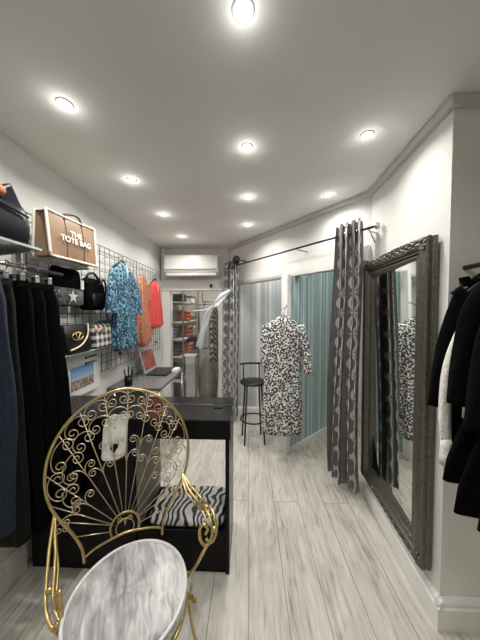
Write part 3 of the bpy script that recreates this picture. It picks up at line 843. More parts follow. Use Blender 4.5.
# ------------------------------------------------------------------ clothing
def hanger(label, loc, rz, hw=.17, mat=None, drop=.068, ry=0):
    h = thing('clothes_hanger', label, 'hanger', loc, rz)
    MB().tube(spline([(0,0,-drop+.035),(0,0,-.03),(.016,0,-.016),(.018,0,.004),(0,0,.02),(-.016,0,.008),(-.014,0,-.004)],5), .0028, 6).build('hook', M['chrome'], h)
    MB().tube(spline([(-hw,0,-drop-.06),(-hw*.55,0,-drop-.008),(0,0,-drop+.035),(hw*.55,0,-drop-.008),(hw,0,-drop-.06)],8), .008, 8).build('shoulder_bar', mat or M['plastic_black'], h)
    return h
def cloth_ring(hx, hy, z, cx=0, cy=0, folds=0, amp=0, ph=0, n=56, e=.8):
    out = []
    for i in range(n):
        a = 2*PI*i/n; c, s_ = math.cos(a), math.sin(a)
        x = hx*math.copysign(abs(c)**e, c); y = hy*math.copysign(abs(s_)**e, s_)
        w = amp*math.cos(folds*a+ph) + amp*.5*math.cos((folds*2-1)*a+ph*2.3)
        out.append((cx+x+w*c, cy+y+w*s_*.8, z + .25*w))
    return out
def dense(keys, n=5):
    """interpolate (z, hx, hy, cx, cy, amp) rows"""
    P = []
    for r0, r1 in zip(keys, keys[1:]):
        for k in range(n):
            t = k/n; t2 = t*t*(3-2*t)
            P.append(tuple(a+(b-a)*(t if i == 0 else t2) for i, (a, b) in enumerate(zip(r0, r1))))
    P.append(keys[-1]); return P
def garment(name, label, cat, loc, rz, rows, mat, sleeves=(), folds=7, group=None, collar=None, collar_mat=None, cuff_mat=None, ph=.4):
    t = thing(name, label, cat, loc, rz, group)
    mb = MB()
    mb.loft([cloth_ring(hx,hy,z,cx,cy,folds,amp,ph+z*1.5) for z,hx,hy,cx,cy,amp in dense(rows)])
    mb.build('body', mat, t)
    for path, r0, r1, fl in sleeves:
        w = spline(path, 6); m = len(w)
        mb = MB(); rings = []
        for i, p in enumerate(w):
            u = i/(m-1); r = r0+(r1-r0)*u
            tg_ = (w[min(i+1,m-1)]-w[max(i-1,0)]).normalized()
            sd = Vector((0,1,0)); ax = tg_.cross(sd).normalized()
            ring = []
            for k in range(20):
                a = 2*PI*k/20; q = 1+.10*math.cos(5*a+u*9)*u
                ring.append(p + ax*r*q*math.cos(a) + sd*r*fl*q*math.sin(a))
            rings.append(ring)
        if rings and (rings[0][0]-rings[0][10]).dot(Vector((1,0,0))) : pass
        mb.loft(rings); s_ = mb.build('sleeve', mat, t)
        if cuff_mat:
            p = w[-1]; q = w[-2]; d = (p-q).normalized()
            cm = MB().tube([p-d*.004, p+d*.03, p+d*.07, p+d*.10], [r1*.95,r1*1.05,r1*1.3,r1*1.5], 20); cm.build('cuff', cuff_mat, s_)
    if collar:
        cm = MB()
        for pth, rad in collar: cm.tube(spline(pth,6), rad, 8)
        cm.build('collar', collar_mat or mat, t)
    return t

# leopard shirt dress on the partition post
hx_, hy_ = .345, 2.40
hanger('black hanger holding the leopard dress on the white post', (hx_,2.44,1.545), R(0), .15, None, .088)
hookm = MB().tube(spline([(.40,2.551,1.60),(.392,2.53,1.60),(.375,2.47,1.575),(.358,2.445,1.568)],5), .004, 6)
tag(hookm.build('wall_hook', M['metalblack']), 'small black hook on the white post above the leopard dress', 'hook')
garment('leopard_dress', 'long white shirt dress with black leopard spots hanging in front of the fitting rooms', 'dress', (hx_,2.44,1.545), 0,
  [(-.055,.035,.03,0,0,0),(-.085,.075,.045,0,0,0),(-.115,.135,.055,0,0,.002),(-.16,.185,.06,0,0,.003),(-.25,.185,.065,0,0,.004),(-.45,.185,.065,0,0,.006),(-.75,.18,.065,-.005,0,.010),(-1.0,.19,.07,-.005,0,.014),(-1.22,.195,.07,-.005,0,.017),(-1.26,.16,.06,-.005,0,.017)],
  M['leopard'],
  sleeves=[([(.16,0,-.15),(.205,-.015,-.30),(.235,-.03,-.47),(.25,-.035,-.64)],.05,.04,.8), ([(-.16,0,-.15),(-.185,-.01,-.30),(-.185,-.02,-.45),(-.18,-.02,-.56)],.045,.04,.8)],
  folds=8, collar=[([(-.05,-.02,-.07),(-.02,-.055,-.10),(0,-.065,-.16)],.014), ([(.05,-.02,-.07),(.02,-.055,-.10),(.0,-.065,-.16)],.014), ([(0,-.066,-.15),(.0,-.07,-.3),(0,-.072,-.42)],.006)], collar_mat=M['leopard'])

# blue blouse and orange dresses on the grid
def grid_hook(x, y, z, label):
    t = tag(MB().tube([(gx+.006,0,0),(x+.012,0,0),(x+.018,0,.012)], .003, 6).build('grid_hook', M['chrome']), label, 'hook', 'hooks on the grid panel')
    t.location = (0,y,z); return t
def rack_top(y, z, x=-1.235): return (x, y, z)
hanger('black hanger holding the blue leopard blouse on the grid', (-1.14,2.13,2.02), RZ, .17)
garment('blouse', 'blue leopard print kimono blouse hanging on the grid panel', 'blouse', (-1.14,2.13,2.02), RZ,
  [(-.055,.03,.025,0,0,0),(-.09,.09,.035,0,0,0),(-.13,.16,.04,0,0,.002),(-.2,.175,.045,0,0,.004),(-.4,.165,.05,.02,0,.007),(-.65,.175,.05,.03,0,.011),(-.80,.18,.05,.03,0,.013),(-.83,.15,.04,.03,0,.012)],
  M['blueleopard'],
  sleeves=[([(.13,0,-.14),(.21,-.005,-.26),(.25,-.01,-.40),(.265,-.012,-.52)],.06,.085,.45), ([(-.13,0,-.14),(-.18,-.01,-.28),(-.20,-.012,-.42),(-.20,-.012,-.50)],.055,.07,.45)], folds=7,
  collar=[([(-.04,-.015,-.06),(-.01,-.042,-.12),(0,-.046,-.19)],.008), ([(.04,-.015,-.06),(.01,-.042,-.12),(0,-.046,-.19)],.008)], collar_mat=plain('blue_facing', (.35,.55,.66), .6))
hanger('black hanger in front of the orange red dress on the grid', (-1.27,2.46,1.99), RZ, .12)
garment('dress', 'orange red patterned dress partly behind the blue blouse', 'dress', (-1.27,2.46,1.99), RZ,
  [(-.055,.03,.016,0,0,0),(-.10,.09,.018,0,0,0),(-.16,.11,.02,0,0,.002),(-.4,.09,.02,0,0,.004),(-.78,.12,.022,0,0,.006),(-.82,.10,.02,0,0,.006)],
  M['orangered'], folds=6)
hanger('clear plastic hanger holding the orange and pink print dress', (-1.195,2.645,1.99), RZ, .13, M['silver'])
garment('dress', 'orange and pink paisley print dress with pointed hem hanging on the grid', 'dress', (-1.195,2.645,1.99), RZ,
  [(-.055,.03,.025,0,0,0),(-.10,.10,.03,0,0,0),(-.16,.14,.04,0,0,.003),(-.4,.13,.04,0,0,.006),(-.70,.18,.045,0,0,.012),(-.78,.17,.045,.01,0,.014),(-.85,.07,.03,.03,0,.006)],
  M['orangeprint'], folds=6, sleeves=[([(.11,0,-.13),(.15,-.01,-.22),(.16,-.01,-.32)],.04,.05,.5)])
hanger('black hanger holding the coral red top on the grid', (-1.225,3.08,1.985), RZ, .15)
garment('top', 'coral red sleeveless v-neck top hanging nearest the doorway on the grid', 'top', (-1.225,3.08,1.985), RZ,
  [(-.055,.03,.02,0,0,0),(-.09,.10,.03,0,0,0),(-.13,.15,.04,0,0,.002),(-.25,.155,.045,0,0,.004),(-.5,.19,.05,0,0,.012),(-.62,.21,.05,0,0,.017),(-.66,.16,.04,0,0,.015)],
  M['coral'], folds=8, collar=[([(-.05,-.02,-.07),(-.02,-.042,-.13),(0,-.05,-.2)],.005), ([(.05,-.02,-.07),(.02,-.042,-.13),(0,-.05,-.2)],.005)], collar_mat=plain('coral_facing', (.85,.28,.24), .6))
for x, y, z, lb in ((-1.14,2.13,2.022,'grid hook above the blue blouse'),(-1.27,2.46,1.992,'grid hook above the orange red dress'),(-1.195,2.645,1.992,'grid hook above the orange and pink dress'),(-1.225,3.08,1.987,'grid hook above the coral top')): grid_hook(x, y, z, lb)

# trousers on clip hangers, left
RAILX, RAILZ = -1.18, 1.765
rail = thing('clothes_rail', 'chrome rail under the glass shelf holding the trousers', 'rail', (RAILX,.55,RAILZ))
MB().tube([(0,0,0),(0,.93,0)], .011, 12).build('bar', M['chrome'], rail)
for y in (.1,.78): MB().tube([(0,y,0),(-.165,y,0)], .008, 8).build('bracket', M['chrome'], rail)
def clip_hanger(label, y, x=RAILX, hw=.11):
    h = thing('clip_hanger', label, 'hanger', (x,y,RAILZ), 0, 'clip hangers on the trouser rail')
    MB().tube(spline([(0,0,-.055),(0,0,-.022),(.015,0,-.01),(.016,0,.005),(0,0,.0165),(-.015,0,.005)],5), .0028, 6).build('hook', M['chrome'], h)
    MB().tube([(-hw,0,-.055),(hw,0,-.055)], .005, 8).build('bar', M['chrome'], h)
    for sx in (-1,1):
        c = MB().box(sx*hw*.8-.014,sx*hw*.8+.014,-.012,.012,-.10,-.045); c.build('clip', M['chrome'] if sx > 0 else M['plastic_black'], h, .003)
        c = MB().tube([(sx*hw*.8-.01,-.014,-.06),(sx*hw*.8+.01,-.014,-.06)], .004, 6); c.build('clip_spring', M['plastic_black'], h)
    return h
def trousers(label, y, mat, edge, zb, flare=(0,0)):
    """edge: right-hand outline at waist, thigh and hem (world x)"""
    top = RAILZ-.085
    t = thing('trousers', label, 'trousers', (0,y,top), 0)
    L = top-zb
    LE = -1.335
    def row(z, xr, hy, amp, hwmax=.165):
        hw = min(hwmax, (xr-LE)/2); return (z, hw, hy, xr-hw, amp)
    keys = [row(0,edge[0],.018,.001,.13), row(-.12,edge[0]*.6+edge[1]*.4,.026,.002), row(-.5*L,edge[1],.030,.005), row(-L*.9,edge[2],.032,.006), row(-L,edge[2],.032,.006)]
    wb = keys[0]
    MB().loft([cloth_ring(wb[1]+g,wb[2]+.003,z,wb[3],0,6,.001,.3) for z,g in ((.002,-.003),(-.006,.002),(-.036,.002),(-.042,-.002))]).build('waistband', mat, t)
    for sx in (-1,1):
        rows = [(z-.01*(i==0), hw*.51, hy, cx_+sx*hw*.49, 0, amp) for i,(z,hw,hy,cx_,amp) in enumerate(keys)]
        MB().loft([cloth_ring(hx,hy,z,cx_,cy,5,amp,sx+.3+z*3) for z,hx,hy,cx_,cy,amp in dense(rows)]).build('trouser_leg', mat, t)
    return t
for lb, hl, y, mat, edge, zb in (
  ('dark blue jeans hanging at the front of the rail', 'metal clip hanger holding the dark blue jeans', .965, M['denim'], (-1.035,-.99,-1.02), .575),
  ('dark olive trousers hanging just behind the jeans', 'metal clip hanger holding the dark olive trousers', 1.05, M['fabric_olive'], (-1.075,-1.045,-1.035), .455),
  ('black trousers hanging third on the rail, behind the olive pair', 'metal clip hanger holding the black trousers behind the olive pair', 1.13, M['fabric_black'], (-1.065,-1.035,-1.02), .44),
  ('black trousers hanging fourth on the rail, second from the star clutch', 'metal clip hanger holding the fourth pair on the rail', 1.21, M['fabric_black'], (-1.08,-1.03,-.99), .43),
  ('black wide trousers hanging last on the rail beside the star clutch', 'metal clip hanger holding the last pair on the rail', 1.29, M['fabric_black'], (-1.08,-1.01,-.96), .43)):
    clip_hanger(hl, y, RAILX, .09)
    trousers(lb, y, mat, edge, zb)

# ------------------------------------------------------------------ back wall: air conditioner
ac = thing('air_conditioner', 'white wall mounted air conditioner above the doorway', 'air conditioner', (-.845,YB-.001,2.055))
acp = [(0,0),(-.19,0.04),(-.205,.09),(-.205,.27),(-.19,.285),(0,.29)]
MB().extrude([(-.40,y,z+.02) for y,z in acp], (.80,0,0)).build('casing', M['plastic_white'], ac, .008)
MB().box(-.385,.385,-.215,-.206,.10,.30).build('front_cover', M['plastic_white'], ac, .004)
MB().box(-.37,.37,-.205,-.13,.005,.045).build('louvre', M['trim'], ac, .004)
MB().box(-.375,.375,-.2075,-.204,.088,.096).build('slot', M['greyplastic'], ac)
MB().box(.16,.26,-.217,-.2145,.275,.283).build('badge', M['silver'], ac)
kh = MB(); kh.ball((-.57,YB-.075,1.925), .022, .02, .028); kh.tube([(-.57,YB-.05,1.925),(-.57,YB-.04,1.925)], .01, 8)
tag(kh.build('door_knob', M['plastic_black']), 'black round hook knob on the white beam over the doorway', 'hook')

# ------------------------------------------------------------------ curtains and rod
OFF = .07
RZZ = 2.16
rA = Vector((.935,1.812,RZZ)); rB = Vector((-.335,3.475,RZZ))
rdir = (rB-rA).normalized(); rn = Vector((-.795,-.607,0))
rod = thing('curtain_rod', 'thin black curtain rod along the white header over the fitting rooms', 'curtain rod', rA)
MB().tube([(0,0,0), rB-rA], .009, 10).build('bar', M['metalblack'], rod)
e0 = -rdir*.0
cp = MB(); cp.lathe([(.001,-.012),(.022,-.01),(.026,0),(.022,.01),(.001,.012)], seg=18); cpo = cp.build('finial', M['silver'], rod); cpo.location = e0; cpo.rotation_euler = (R(90),0,math.atan2(rdir.y,rdir.x)+R(90))
fb = MB().ball((0,0,0), .022); fo = fb.build('finial', M['metalblack'], rod); fo.location = (rB-rA)+rdir*.01
fq = Vector((-.172,3.22,2.225)) - rA
fb = MB().ball((0,0,0), .052, .052, .058); fb.tube([Vector((0,0,0)), -rn*.165], .009, 8); fb.tube([Vector((0,0,-.02)), Vector((-.0,.02,-.065))], .009, 8); fo = fb.build('bracket', M['metalblack'], rod); fo.location = fq
for t in (.03,.36): 
    p = (rB-rA)*t
    MB().tube([p+Vector((0,0,.012)), p+Vector((0,0,-.016)), p-rn*.147+Vector((0,0,-.016))], .0045, 6).build('bracket', M['metalblack'] if t > .1 else M['silver'], rod)
    if t < .1:
        MB().tube([p-rn*.12+Vector((0,0,.02)), p-rn*.12+Vector((0,0,-.10)), p], .005, 6).build('bracket', M['silver'], rod)
# white junction box under the near end of the rod
jb = thing('junction_box', 'small white box on the header end above the mirror corner', 'box', PA+D*.09+Nf*.001+Vector((0,0,1.94)), math.atan2(D.y,D.x))
MB().box(-.085,.085,0,.045,0,.13).build('housing', M['trim'], jb, .006)
MB().box(-.075,.075,.045,.049,.01,.12).build('cover', M['trim'], jb, .002)

def curtain(label, centre, width0, width1, zt, zb, pleats, cloth_w, amp, ph):
    t = thing('curtain', label, 'curtain', (centre[0],centre[1],zb), math.atan2(rdir.y,rdir.x), 'patterned fitting room curtains')
    H = zt-zb
    # local x runs along the rod, local +y = ? choose the room side as -n
    side = Vector((math.cos(t.rotation_euler.z+PI/2), math.sin(t.rotation_euler.z+PI/2),0)).dot(rn)
    sg = 1 if side > 0 else -1
    def fn(off):
        def q(u, v):
            w = width0+(width1-width0)*(1-v)**1.5
            a = amp*(1+.5*(1-v)) * (1 if v < .98 else .8)
            x = (u-.5)*w + .012*math.sin(2*PI*pleats*u*2+ph+2.5*v) + .012*math.sin(v*5+ph)
            y = a*math.sin(2*PI*pleats*u+ph+.5*math.sin(v*3)) + a*.35*math.sin(2*PI*(pleats*.5)*u+v*2)
            z = H*v + .006*math.sin(2*PI*pleats*u)*(v > .99) - .02*(1-v)**8*math.sin(3*u+ph)
            return (x, sg*(y+off), z)
        return q
    mb = MB(); mb.grid(110,50,fn(0),uv=lambda u,v:(u*cloth_w, v*H)); c = mb.build('drape', M['curtain'], t)
    fl = fn(-.006); mb = MB(); mb.grid(110,40,lambda u,v: fl(.09+.82*u,v)); mb.build('lining', M['lining'], t)
    rg = MB()
    for k in range(pleats*1):
        x = ((k+.5)/pleats-.5)*width0
        rg.tube([(x, .02*math.cos(a)*1.0, RZZ-zb+.02*math.sin(a)) for a in [2*PI*i/14 for i in range(14)]], .003, 6, True)
    rg.build('ring', M['chrome'], t)
    return t
def on_rod(t): return rA + (rB-rA)*t
c1 = Vector((.80,1.989))
curtain('grey curtain with a silver link pattern gathered beside the mirror', (c1.x,c1.y), .21,.29,2.245,.12,4,1.15,.036,.3)
c2 = Vector((-.24,3.352))
curtain('grey curtain with a silver link pattern gathered beside the doorway', (c2.x,c2.y), .29,.32,2.235,.12,4,1.1,.036,1.1)

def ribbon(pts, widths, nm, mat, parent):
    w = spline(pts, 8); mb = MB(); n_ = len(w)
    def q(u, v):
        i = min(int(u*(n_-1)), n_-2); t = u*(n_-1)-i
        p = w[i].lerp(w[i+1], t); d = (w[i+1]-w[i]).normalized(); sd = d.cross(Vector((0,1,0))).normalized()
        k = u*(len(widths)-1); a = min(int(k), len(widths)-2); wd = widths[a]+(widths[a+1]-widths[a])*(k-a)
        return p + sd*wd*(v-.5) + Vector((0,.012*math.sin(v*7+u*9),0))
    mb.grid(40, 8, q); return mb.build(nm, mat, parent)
glint = thing('plastic_sheet', 'crumpled clear plastic sheet hung from the curtain across the doorway', 'plastic sheet', (-.25,3.18,1.8))
ribbon([(.005,0,.025),(-.10,-.005,-.06),(-.20,0,-.17),(-.32,.01,-.235),(-.5,.02,-.26)], [.035,.085,.06,.02,.015], 'tied_edge', M['polythene2'], glint)  # highlights on the acrylic screen, imitated by hazy white ribbons
ribbon([(-.22,.0,-.16),(-.30,-.01,-.30),(-.36,0,-.50),(-.44,.01,-.74)], [.04,.08,.09,.06], 'drape', M['polythene'], glint)

# ------------------------------------------------------------------ bar stool
stl = thing('bar_stool', 'black metal bar stool with round seat and low back by the fitting rooms', 'stool', (.05,2.83,0), R(8))
MB().lathe([(.002,.685),(.14,.685),(.155,.692),(.158,.705),(.15,.715),(.002,.718)], seg=36).build('seat', M['plastic_black'], stl)
for k in range(4):
    a = R(45+90*k); MB().tube([(.12*math.cos(a),.12*math.sin(a),.69),(.165*math.cos(a),.165*math.sin(a),.0)], .010, 8).build('leg', M['metalblack'], stl)
MB().tube([(.147*math.cos(2*PI*k/40),.147*math.sin(2*PI*k/40),.26) for k in range(40)], .009, 8, True).build('foot_ring', M['metalblack'], stl)
for sx in (-1,1): MB().tube([(sx*.10,.12,.69),(sx*.10,.15,.78),(sx*.10,.16,.88)], .008, 8).build('back_post', M['metalblack'], stl)
MB().tube(spline([(-.14,.15,.885),(-.07,.165,.888),(0,.17,.889),(.07,.165,.888),(.14,.15,.885)],5), .013, 10).build('back_rail', M['metalblack'], stl)

# ------------------------------------------------------------------ mirror
mw, mh, fw = .75, 1.69, .115
mir = thing('wall_mirror', 'tall ornate pewter framed mirror hanging on the white right wall', 'mirror', (.947,1.585,.215))
mir.rotation_euler = (0, R(-.25), R(-3.4))
# local: y along the wall (-mw/2..mw/2), z up, -x out of the wall
prof = [(0,0),(0,.018),(.004,.024),(0,.030),(0,.044),(.008,.054),(.016,.050),(.019,.042),(.028,.047),(.040,.056),(.052,.052),(.058,.042),(.061,.046),(.068,.046),(.072,.034),(.080,.040),(.087,.042),(.092,.034),(.098,.038),(.104,.036),(fw,.030),(fw,0)]   # (inset, height)
mb = MB(); n = len(prof)
corners = [(-mw/2,0),(mw/2,0),(mw/2,mh),(-mw/2,mh)]; ins = [(1,1),(-1,1),(-1,-1),(1,-1)]
rings = []
for (y, z), (iy, iz) in zip(corners, ins): rings.append([(-h, y+iy*i_, z+iz*i_) for i_, h in prof])
b0 = len(mb.v)
for r in rings:
    for p in r: mb.v.append(Vector(p))
for k in range(4):
    k2 = (k+1) % 4
    for i in range(n-1):
        mb.face((b0+k*n+i, b0+k2*n+i, b0+k2*n+i+1, b0+k*n+i+1), False)
mb.build('frame', M['pewter'], mir)
# carved ornament: beads along the inner edge, leaves along the outer edge and scrolls at corners
bd = MB()
def along(inset, step, fn):
    y0_, y1_, z0_, z1_ = -mw/2+inset, mw/2-inset, inset, mh-inset
    k = 0
    y = y0_
    while y <= y1_: fn(y, z0_, k, 0); fn(y, z1_, k, 1); y += step; k += 1
    z = z0_
    while z <= z1_: fn(y0_, z, k, 2); fn(y1_, z, k, 3); z += step; k += 1
along(.093,.014,lambda y,z,k,s: bd.ball((-.034,y,z), .004, seg=6, rg=4))
bd.build('beading', M['pewter'], mir)
lv = MB(); rnd = random.Random(7)
def rail_leaf(y, z, k, st):
    if st > 1: return
    r = .008+.005*rnd.random()
    lv.ball((-.050,y,z+(.006 if k%2 else -.006)), .008, r*1.9, r, seg=8, rg=6)
along(.024,.03,rail_leaf)
for k in range(60):
    z = .05+(mh-.1)*k/59
    lv.ball((-.050, mw/2-.024+(.005 if k%2 else -.005), z), .008, .009+.004*rnd.random(), .016, seg=8, rg=6)
for sy in (-1,1):
    for zc in (.035, mh-.035):
        yc = sy*(mw/2-.035)
        for k in range(7):
            a = 2*PI*k/7; lv.ball((-.050, yc+.024*math.cos(a), zc+.024*math.sin(a)), .009, .011, .011, seg=8, rg=6)
for k in range(15):
    u = (k-7)/7
    lv.ball((-.032, u*.30, mh-.004+.010*(1-u*u)), .018, .03, .012, seg=8, rg=6)
    lv.ball((-.032, u*.30, .004-.008*(1-u*u)), .018, .03, .012, seg=8, rg=6)
lv.build('carving', M['pewter'], mir)
gl = MB().box(-.003,.003,-mw/2+fw-.012,mw/2-fw+.012,-mh/2+fw-.012,mh/2-fw+.012).build('glass', M['mirror'], mir)
gl.location = (-.018,0,mh/2); gl.rotation_euler = (0,R(-.7),R(-1.6))
MB().box(-.008,-.002,-mw/2+.01,mw/2-.01,.01,mh-.01).build('backing', M['fabric_black'], mir)

# ------------------------------------------------------------------ clothes on the right
rr = thing('clothes_rail', 'chrome rail beside the mirror holding the dark coats', 'rail', (1.0,.2,1.735))
MB().tube([(0,0,0),(0,.958,0)], .011, 12).build('bar', M['metalblack'], rr)
MB().tube([(0,.1,0),(0,.1,.764)], .008, 8).build('hanging_rod', M['metalblack'], rr)
def coat(name, label, cat, y, rows, mat, sleeves, x=1.0, cuff=None, collar=None, folds=6, ph=.4):
    hanger('black hanger holding the ' + label.split(' hanging')[0], (x,y,1.735), 0, .16)
    return garment(name, label, cat, (x,y,1.735), 0, rows, mat, sleeves=sleeves, cuff_mat=cuff, collar=collar, folds=folds, ph=ph)
def body_rows(L, w, wb, sh_=.15): return [(-.055,.04,.02,0,0,0),(-.085,.08,.024,0,0,0),(-.13,sh_,.028,0,0,.002),(-.22,w,.03,0,0,.003),(-.45,w,.03,0,0,.005),(-L,wb,.03,0,0,.008)]
coat('coat', 'black coat with a raised collar hanging furthest back, against the white wall', 'coat', 1.03, body_rows(.75,.15,.17,.12), M['fabric_black'],
  [([(-.10,0,-.12),(-.15,0,-.25),(-.19,0,-.42),(-.215,0,-.60)],.045,.03,.6),([(.12,0,-.13),(.2,0,-.3),(.24,0,-.6)],.05,.04,.6)], collar=[([(-.02,.0,-.075),(-.07,0,-.085),(-.10,0,-.085)],.016),([(-.105,0,-.10),(-.112,0,-.06)],.018)])
coat('blouse', 'white blouse with a lace cuff hanging between the two black coats', 'blouse', .955, [(-.07,.04,.02,0,0,0),(-.10,.06,.024,0,0,0),(-.15,.10,.028,0,0,.002),(-.25,.14,.03,0,0,.003),(-.62,.16,.03,0,0,.008)], M['whitecloth'],
  [([(-.10,0,-.16),(-.165,-.005,-.25),(-.225,-.005,-.42),(-.238,-.005,-.60),(-.232,-.005,-.70)],.03,.018,.7),([(.14,0,-.13),(.2,0,-.3),(.25,0,-.6)],.04,.03,.7)], cuff=M['whitecloth'])
coat('jacket', 'black jacket with a bent sleeve hanging in front of the white blouse', 'coat', .885, body_rows(.82,.18,.285), M['fabric_black'],
  [([(-.12,0,-.11),(-.19,0,-.20),(-.225,0,-.36),(-.258,-.01,-.535)],.055,.034,.7),([(.15,0,-.13),(.22,0,-.3),(.27,0,-.6)],.05,.04,.7)], ph=1.2)
coat('long_coat', 'long black coat hanging in front of the black jacket at the photo edge', 'coat', .80, body_rows(.87,.20,.315), M['fabric_black'],
  [([(-.15,0,-.13),(-.22,0,-.3),(-.26,0,-.6)],.05,.035,.7)], ph=2)
coat('navy_coat', 'navy coat whose hem shows lowest at the right photo edge', 'coat', .72, body_rows(.86,.19,.31), M['navyfab'], [], ph=2.6)

# ------------------------------------------------------------------ stock room
sh = thing('storage_shelves', 'grey storage shelving full of stock inside the back room', 'shelving', (-1.30,4.3,0))
LV = [.40,.80,1.09,1.37,1.70]
for z in LV: MB().box(-.26,.24,-.45,.75,z-.02,z).build('shelf_board', M['trunk'], sh)
for x in (-.25,.23):
    for y in (-.44,.74): MB().box(x-.012,x+.012,y-.012,y+.012,0,2.0).build('post', M['silver'], sh)
def sbox(label, x, y, z, w, d, h, c, lidc=None, name='shoe_box'):
    t = thing(name, label, 'box', (x,y,z+.001))
    MB().box(-w/2,w/2,-d/2,d/2,0,h-.03).build('base', plain('card', c, .6), t, .003)
    MB().box(-w/2-.004,w/2+.004,-d/2-.004,d/2+.004,h-.035,h).build('lid', plain('card_lid', lidc or c, .6), t, .003)
def fold(label, x, y, z, w, d, h, c, n=3):
    t = tag(bpy.data.objects.new('folded_jumper', None), label, 'folded clothes'); col.objects.link(t); t.location = (x,y,z+.001)
    m = c if isinstance(c, bpy.types.Material) else plain('knit', c, .85, var=.25, scale=30)
    for k in range(n):
        hh = h/n
        MB().loft([rr_ring(w/2-.012,d/2-.012,hh*k,.3,24), rr_ring(w/2,d/2,hh*(k+.3),.3,24), rr_ring(w/2,d/2,hh*(k+.7),.3,24), rr_ring(w/2-.012,d/2-.012,hh*(k+1),.3,24)]).build('fold', m, t)
fold('folded orange knitwear on the third storage shelf', -1.17,4.25,1.37,.22,.30,.19,M['orangered'])
sbox('dark grey box on the upper storage shelf by the door', -1.32,4.00,1.37,.2,.24,.2,(.10,.105,.11))
fold('dark folded clothes on the top storage shelf', -1.23,4.05,1.70,.3,.25,.13,(.02,.022,.025))
sbox('white shoe box on the top storage shelf behind the dark clothes', -1.14,4.45,1.70,.2,.3,.12,(.7,.7,.68),(.12,.12,.12))
fold('pale blue folded clothes on the second storage shelf', -1.33,4.02,1.09,.2,.26,.18,(.16,.20,.30))
fold('rust folded clothes on the second storage shelf', -1.14,4.28,1.09,.22,.28,.2,(.30,.10,.06))
sbox('cream box on the second storage shelf', -1.13,4.60,1.09,.2,.2,.16,(.62,.56,.45))
fold('dark red folded clothes on the shelf below the pale blue pile', -1.28,4.05,.80,.26,.26,.2,(.10,.03,.035))
fold('orange red patterned fold on the shelf below the rust pile', -1.13,4.35,.80,.2,.26,.17,M['orangeprint'])
fold('black folded clothes at the far end of the lower shelf', -1.13,4.72,.80,.2,.26,.22,(.03,.03,.032))
fold('maroon folded clothes on the lowest storage shelf', -1.28,4.1,.40,.28,.3,.22,(.09,.025,.02))
sbox('tall pale grey storage box on the back room floor', -.965,3.98,0.0,.15,.2,.68,(.38,.38,.36))
sbox('low white storage crate on top of the pale grey storage box', -.965,3.98,.682,.16,.2,.13,(.45,.46,.46),(.5,.5,.5))
for x, y, lb, c in ((-.90,4.62,'grey knitted coat hanging at the back of the stock room',(.13,.13,.135)),(-.72,4.74,'pale grey jacket hanging at the back of the stock room',(.30,.30,.31))):
    hanger('hanger of the '+lb, (x,y,1.66), 0, .10)
    garment('jacket', lb, 'jacket', (x,y,1.66), 0, [(-.055,.03,.02,0,0,0),(-.10,.07,.03,0,0,0),(-.15,.09,.04,0,0,.003),(-.5,.085,.045,0,0,.006),(-.85,.09,.045,0,0,.01)], plain('stock_jacket', c, .9, var=.25), folds=5)
br_ = thing('clothes_rail', 'chrome rail at the very back of the stock room', 'rail', (-.26,4.67,1.675))
MB().tube([(0,0,0),(-.74,0,0)], .01, 10).build('bar', M['chrome'], br_)
MB().tube([(-.74,0,0),(-.74,0,.823)], .008, 8).build('drop', M['chrome'], br_)
# sack
sk = MB(); rg_ = []
for z, r in ((.0,.17),(.1,.2),(.3,.2),(.5,.17),(.66,.12),(.74,.05)):
    rg_.append([( -.74+r*.8*math.cos(2*PI*k/32)*(1+.06*math.sin(5*2*PI*k/32+z*6)), 4.25+r*math.sin(2*PI*k/32)*(1+.06*math.sin(4*2*PI*k/32)), z+.001) for k in range(32)])
tag(sk.loft(rg_).build('sack', M['greysack']), 'grey cloth sack standing on the back room floor', 'sack')
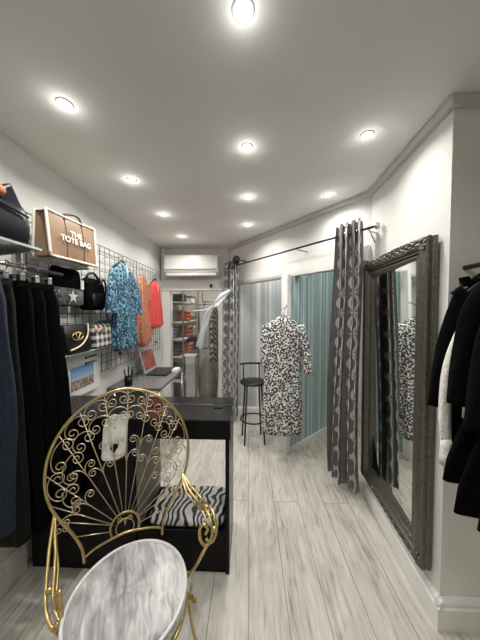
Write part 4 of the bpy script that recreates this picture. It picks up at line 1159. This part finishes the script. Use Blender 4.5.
# rail with print coat and wrapped garment
r3 = thing('clothes_rail', 'chrome rail across the back room holding the tiger print coat', 'rail', (-.26,4.0,1.70))
MB().tube([(0,0,0),(-.52,0,0)], .01, 10).build('bar', M['chrome'], r3)
MB().lathe([(.001,0),(.03,0),(.03,.01),(.001,.01)], seg=16).build('flange', M['chrome'], r3).rotation_euler = (0,R(-90),0)
MB().tube([(-.52,0,0),(-.52,0,.798)], .008, 8).build('drop', M['chrome'], r3)
hanger('hanger holding the tiger print coat in the back room', (-.58,4.0,1.70), R(75), .10)
garment('tiger_coat', 'brown and black tiger print coat hanging in the back room', 'coat', (-.58,4.0,1.70), R(75),
  [(-.055,.03,.02,0,0,0),(-.10,.09,.03,0,0,0),(-.16,.14,.035,0,0,.003),(-.5,.13,.045,0,0,.006),(-1.0,.15,.045,0,0,.012)], M['tiger'],
  sleeves=[([(-.12,0,-.15),(-.15,-.01,-.35),(-.16,-.01,-.6)],.035,.03,.8)])
hanger('hanger holding the plastic wrapped garment in the back room', (-.74,4.0,1.70), R(75), .09)
garment('garment_cover', 'clear plastic garment cover hanging beside the tiger print coat', 'garment cover', (-.74,4.0,1.70), R(60),
  [(-.055,.03,.02,0,0,0),(-.10,.08,.04,0,0,.004),(-.18,.10,.05,0,0,.006),(-.5,.09,.05,0,0,.012),(-.78,.10,.05,-.02,0,.016)], M['polythene'], folds=5)
for k, (x, lb) in enumerate(((-.47,'black shoe beside the sack below the tiger print coat'),(-.55,'black shoe nearest the sack below the tiger print coat'))):
    t = thing('shoe', lb, 'shoe', (-.45 if k == 0 else -.36,3.90,.0), R(80))
    MB().loft([rr_ring(.11,.038,.001,.6,28), rr_ring(.115,.04,.025,.6,28), rr_ring(.10,.036,.055,.6,28,cx=-.01), rr_ring(.05,.03,.085,.6,28,cx=-.05)]).build('upper', M['fabric_black'], t)
    MB().loft([rr_ring(.112,.04,.0,.6,28), rr_ring(.116,.042,.012,.6,28)]).build('sole', M['plastic_black'], t)

# ------------------------------------------------------------------ world and view
w = bpy.data.worlds.new('world'); sc.world = w; w.use_nodes = True
w.node_tree.nodes['Background'].inputs['Color'].default_value = (.9,.95,1,1); w.node_tree.nodes['Background'].inputs['Strength'].default_value = .02
sc.view_settings.view_transform = 'Standard'; sc.view_settings.look = 'None'; sc.view_settings.gamma = 1; sc.view_settings.use_curve_mapping = False
sc.view_settings.exposure = 0.08
sc.cycles.use_denoising = True
sc.cycles.max_bounces = 12; sc.cycles.diffuse_bounces = 6; sc.cycles.transparent_max_bounces = 16
sc.cycles.sample_clamp_indirect = 8; sc.cycles.caustics_reflective = False; sc.cycles.caustics_refractive = False
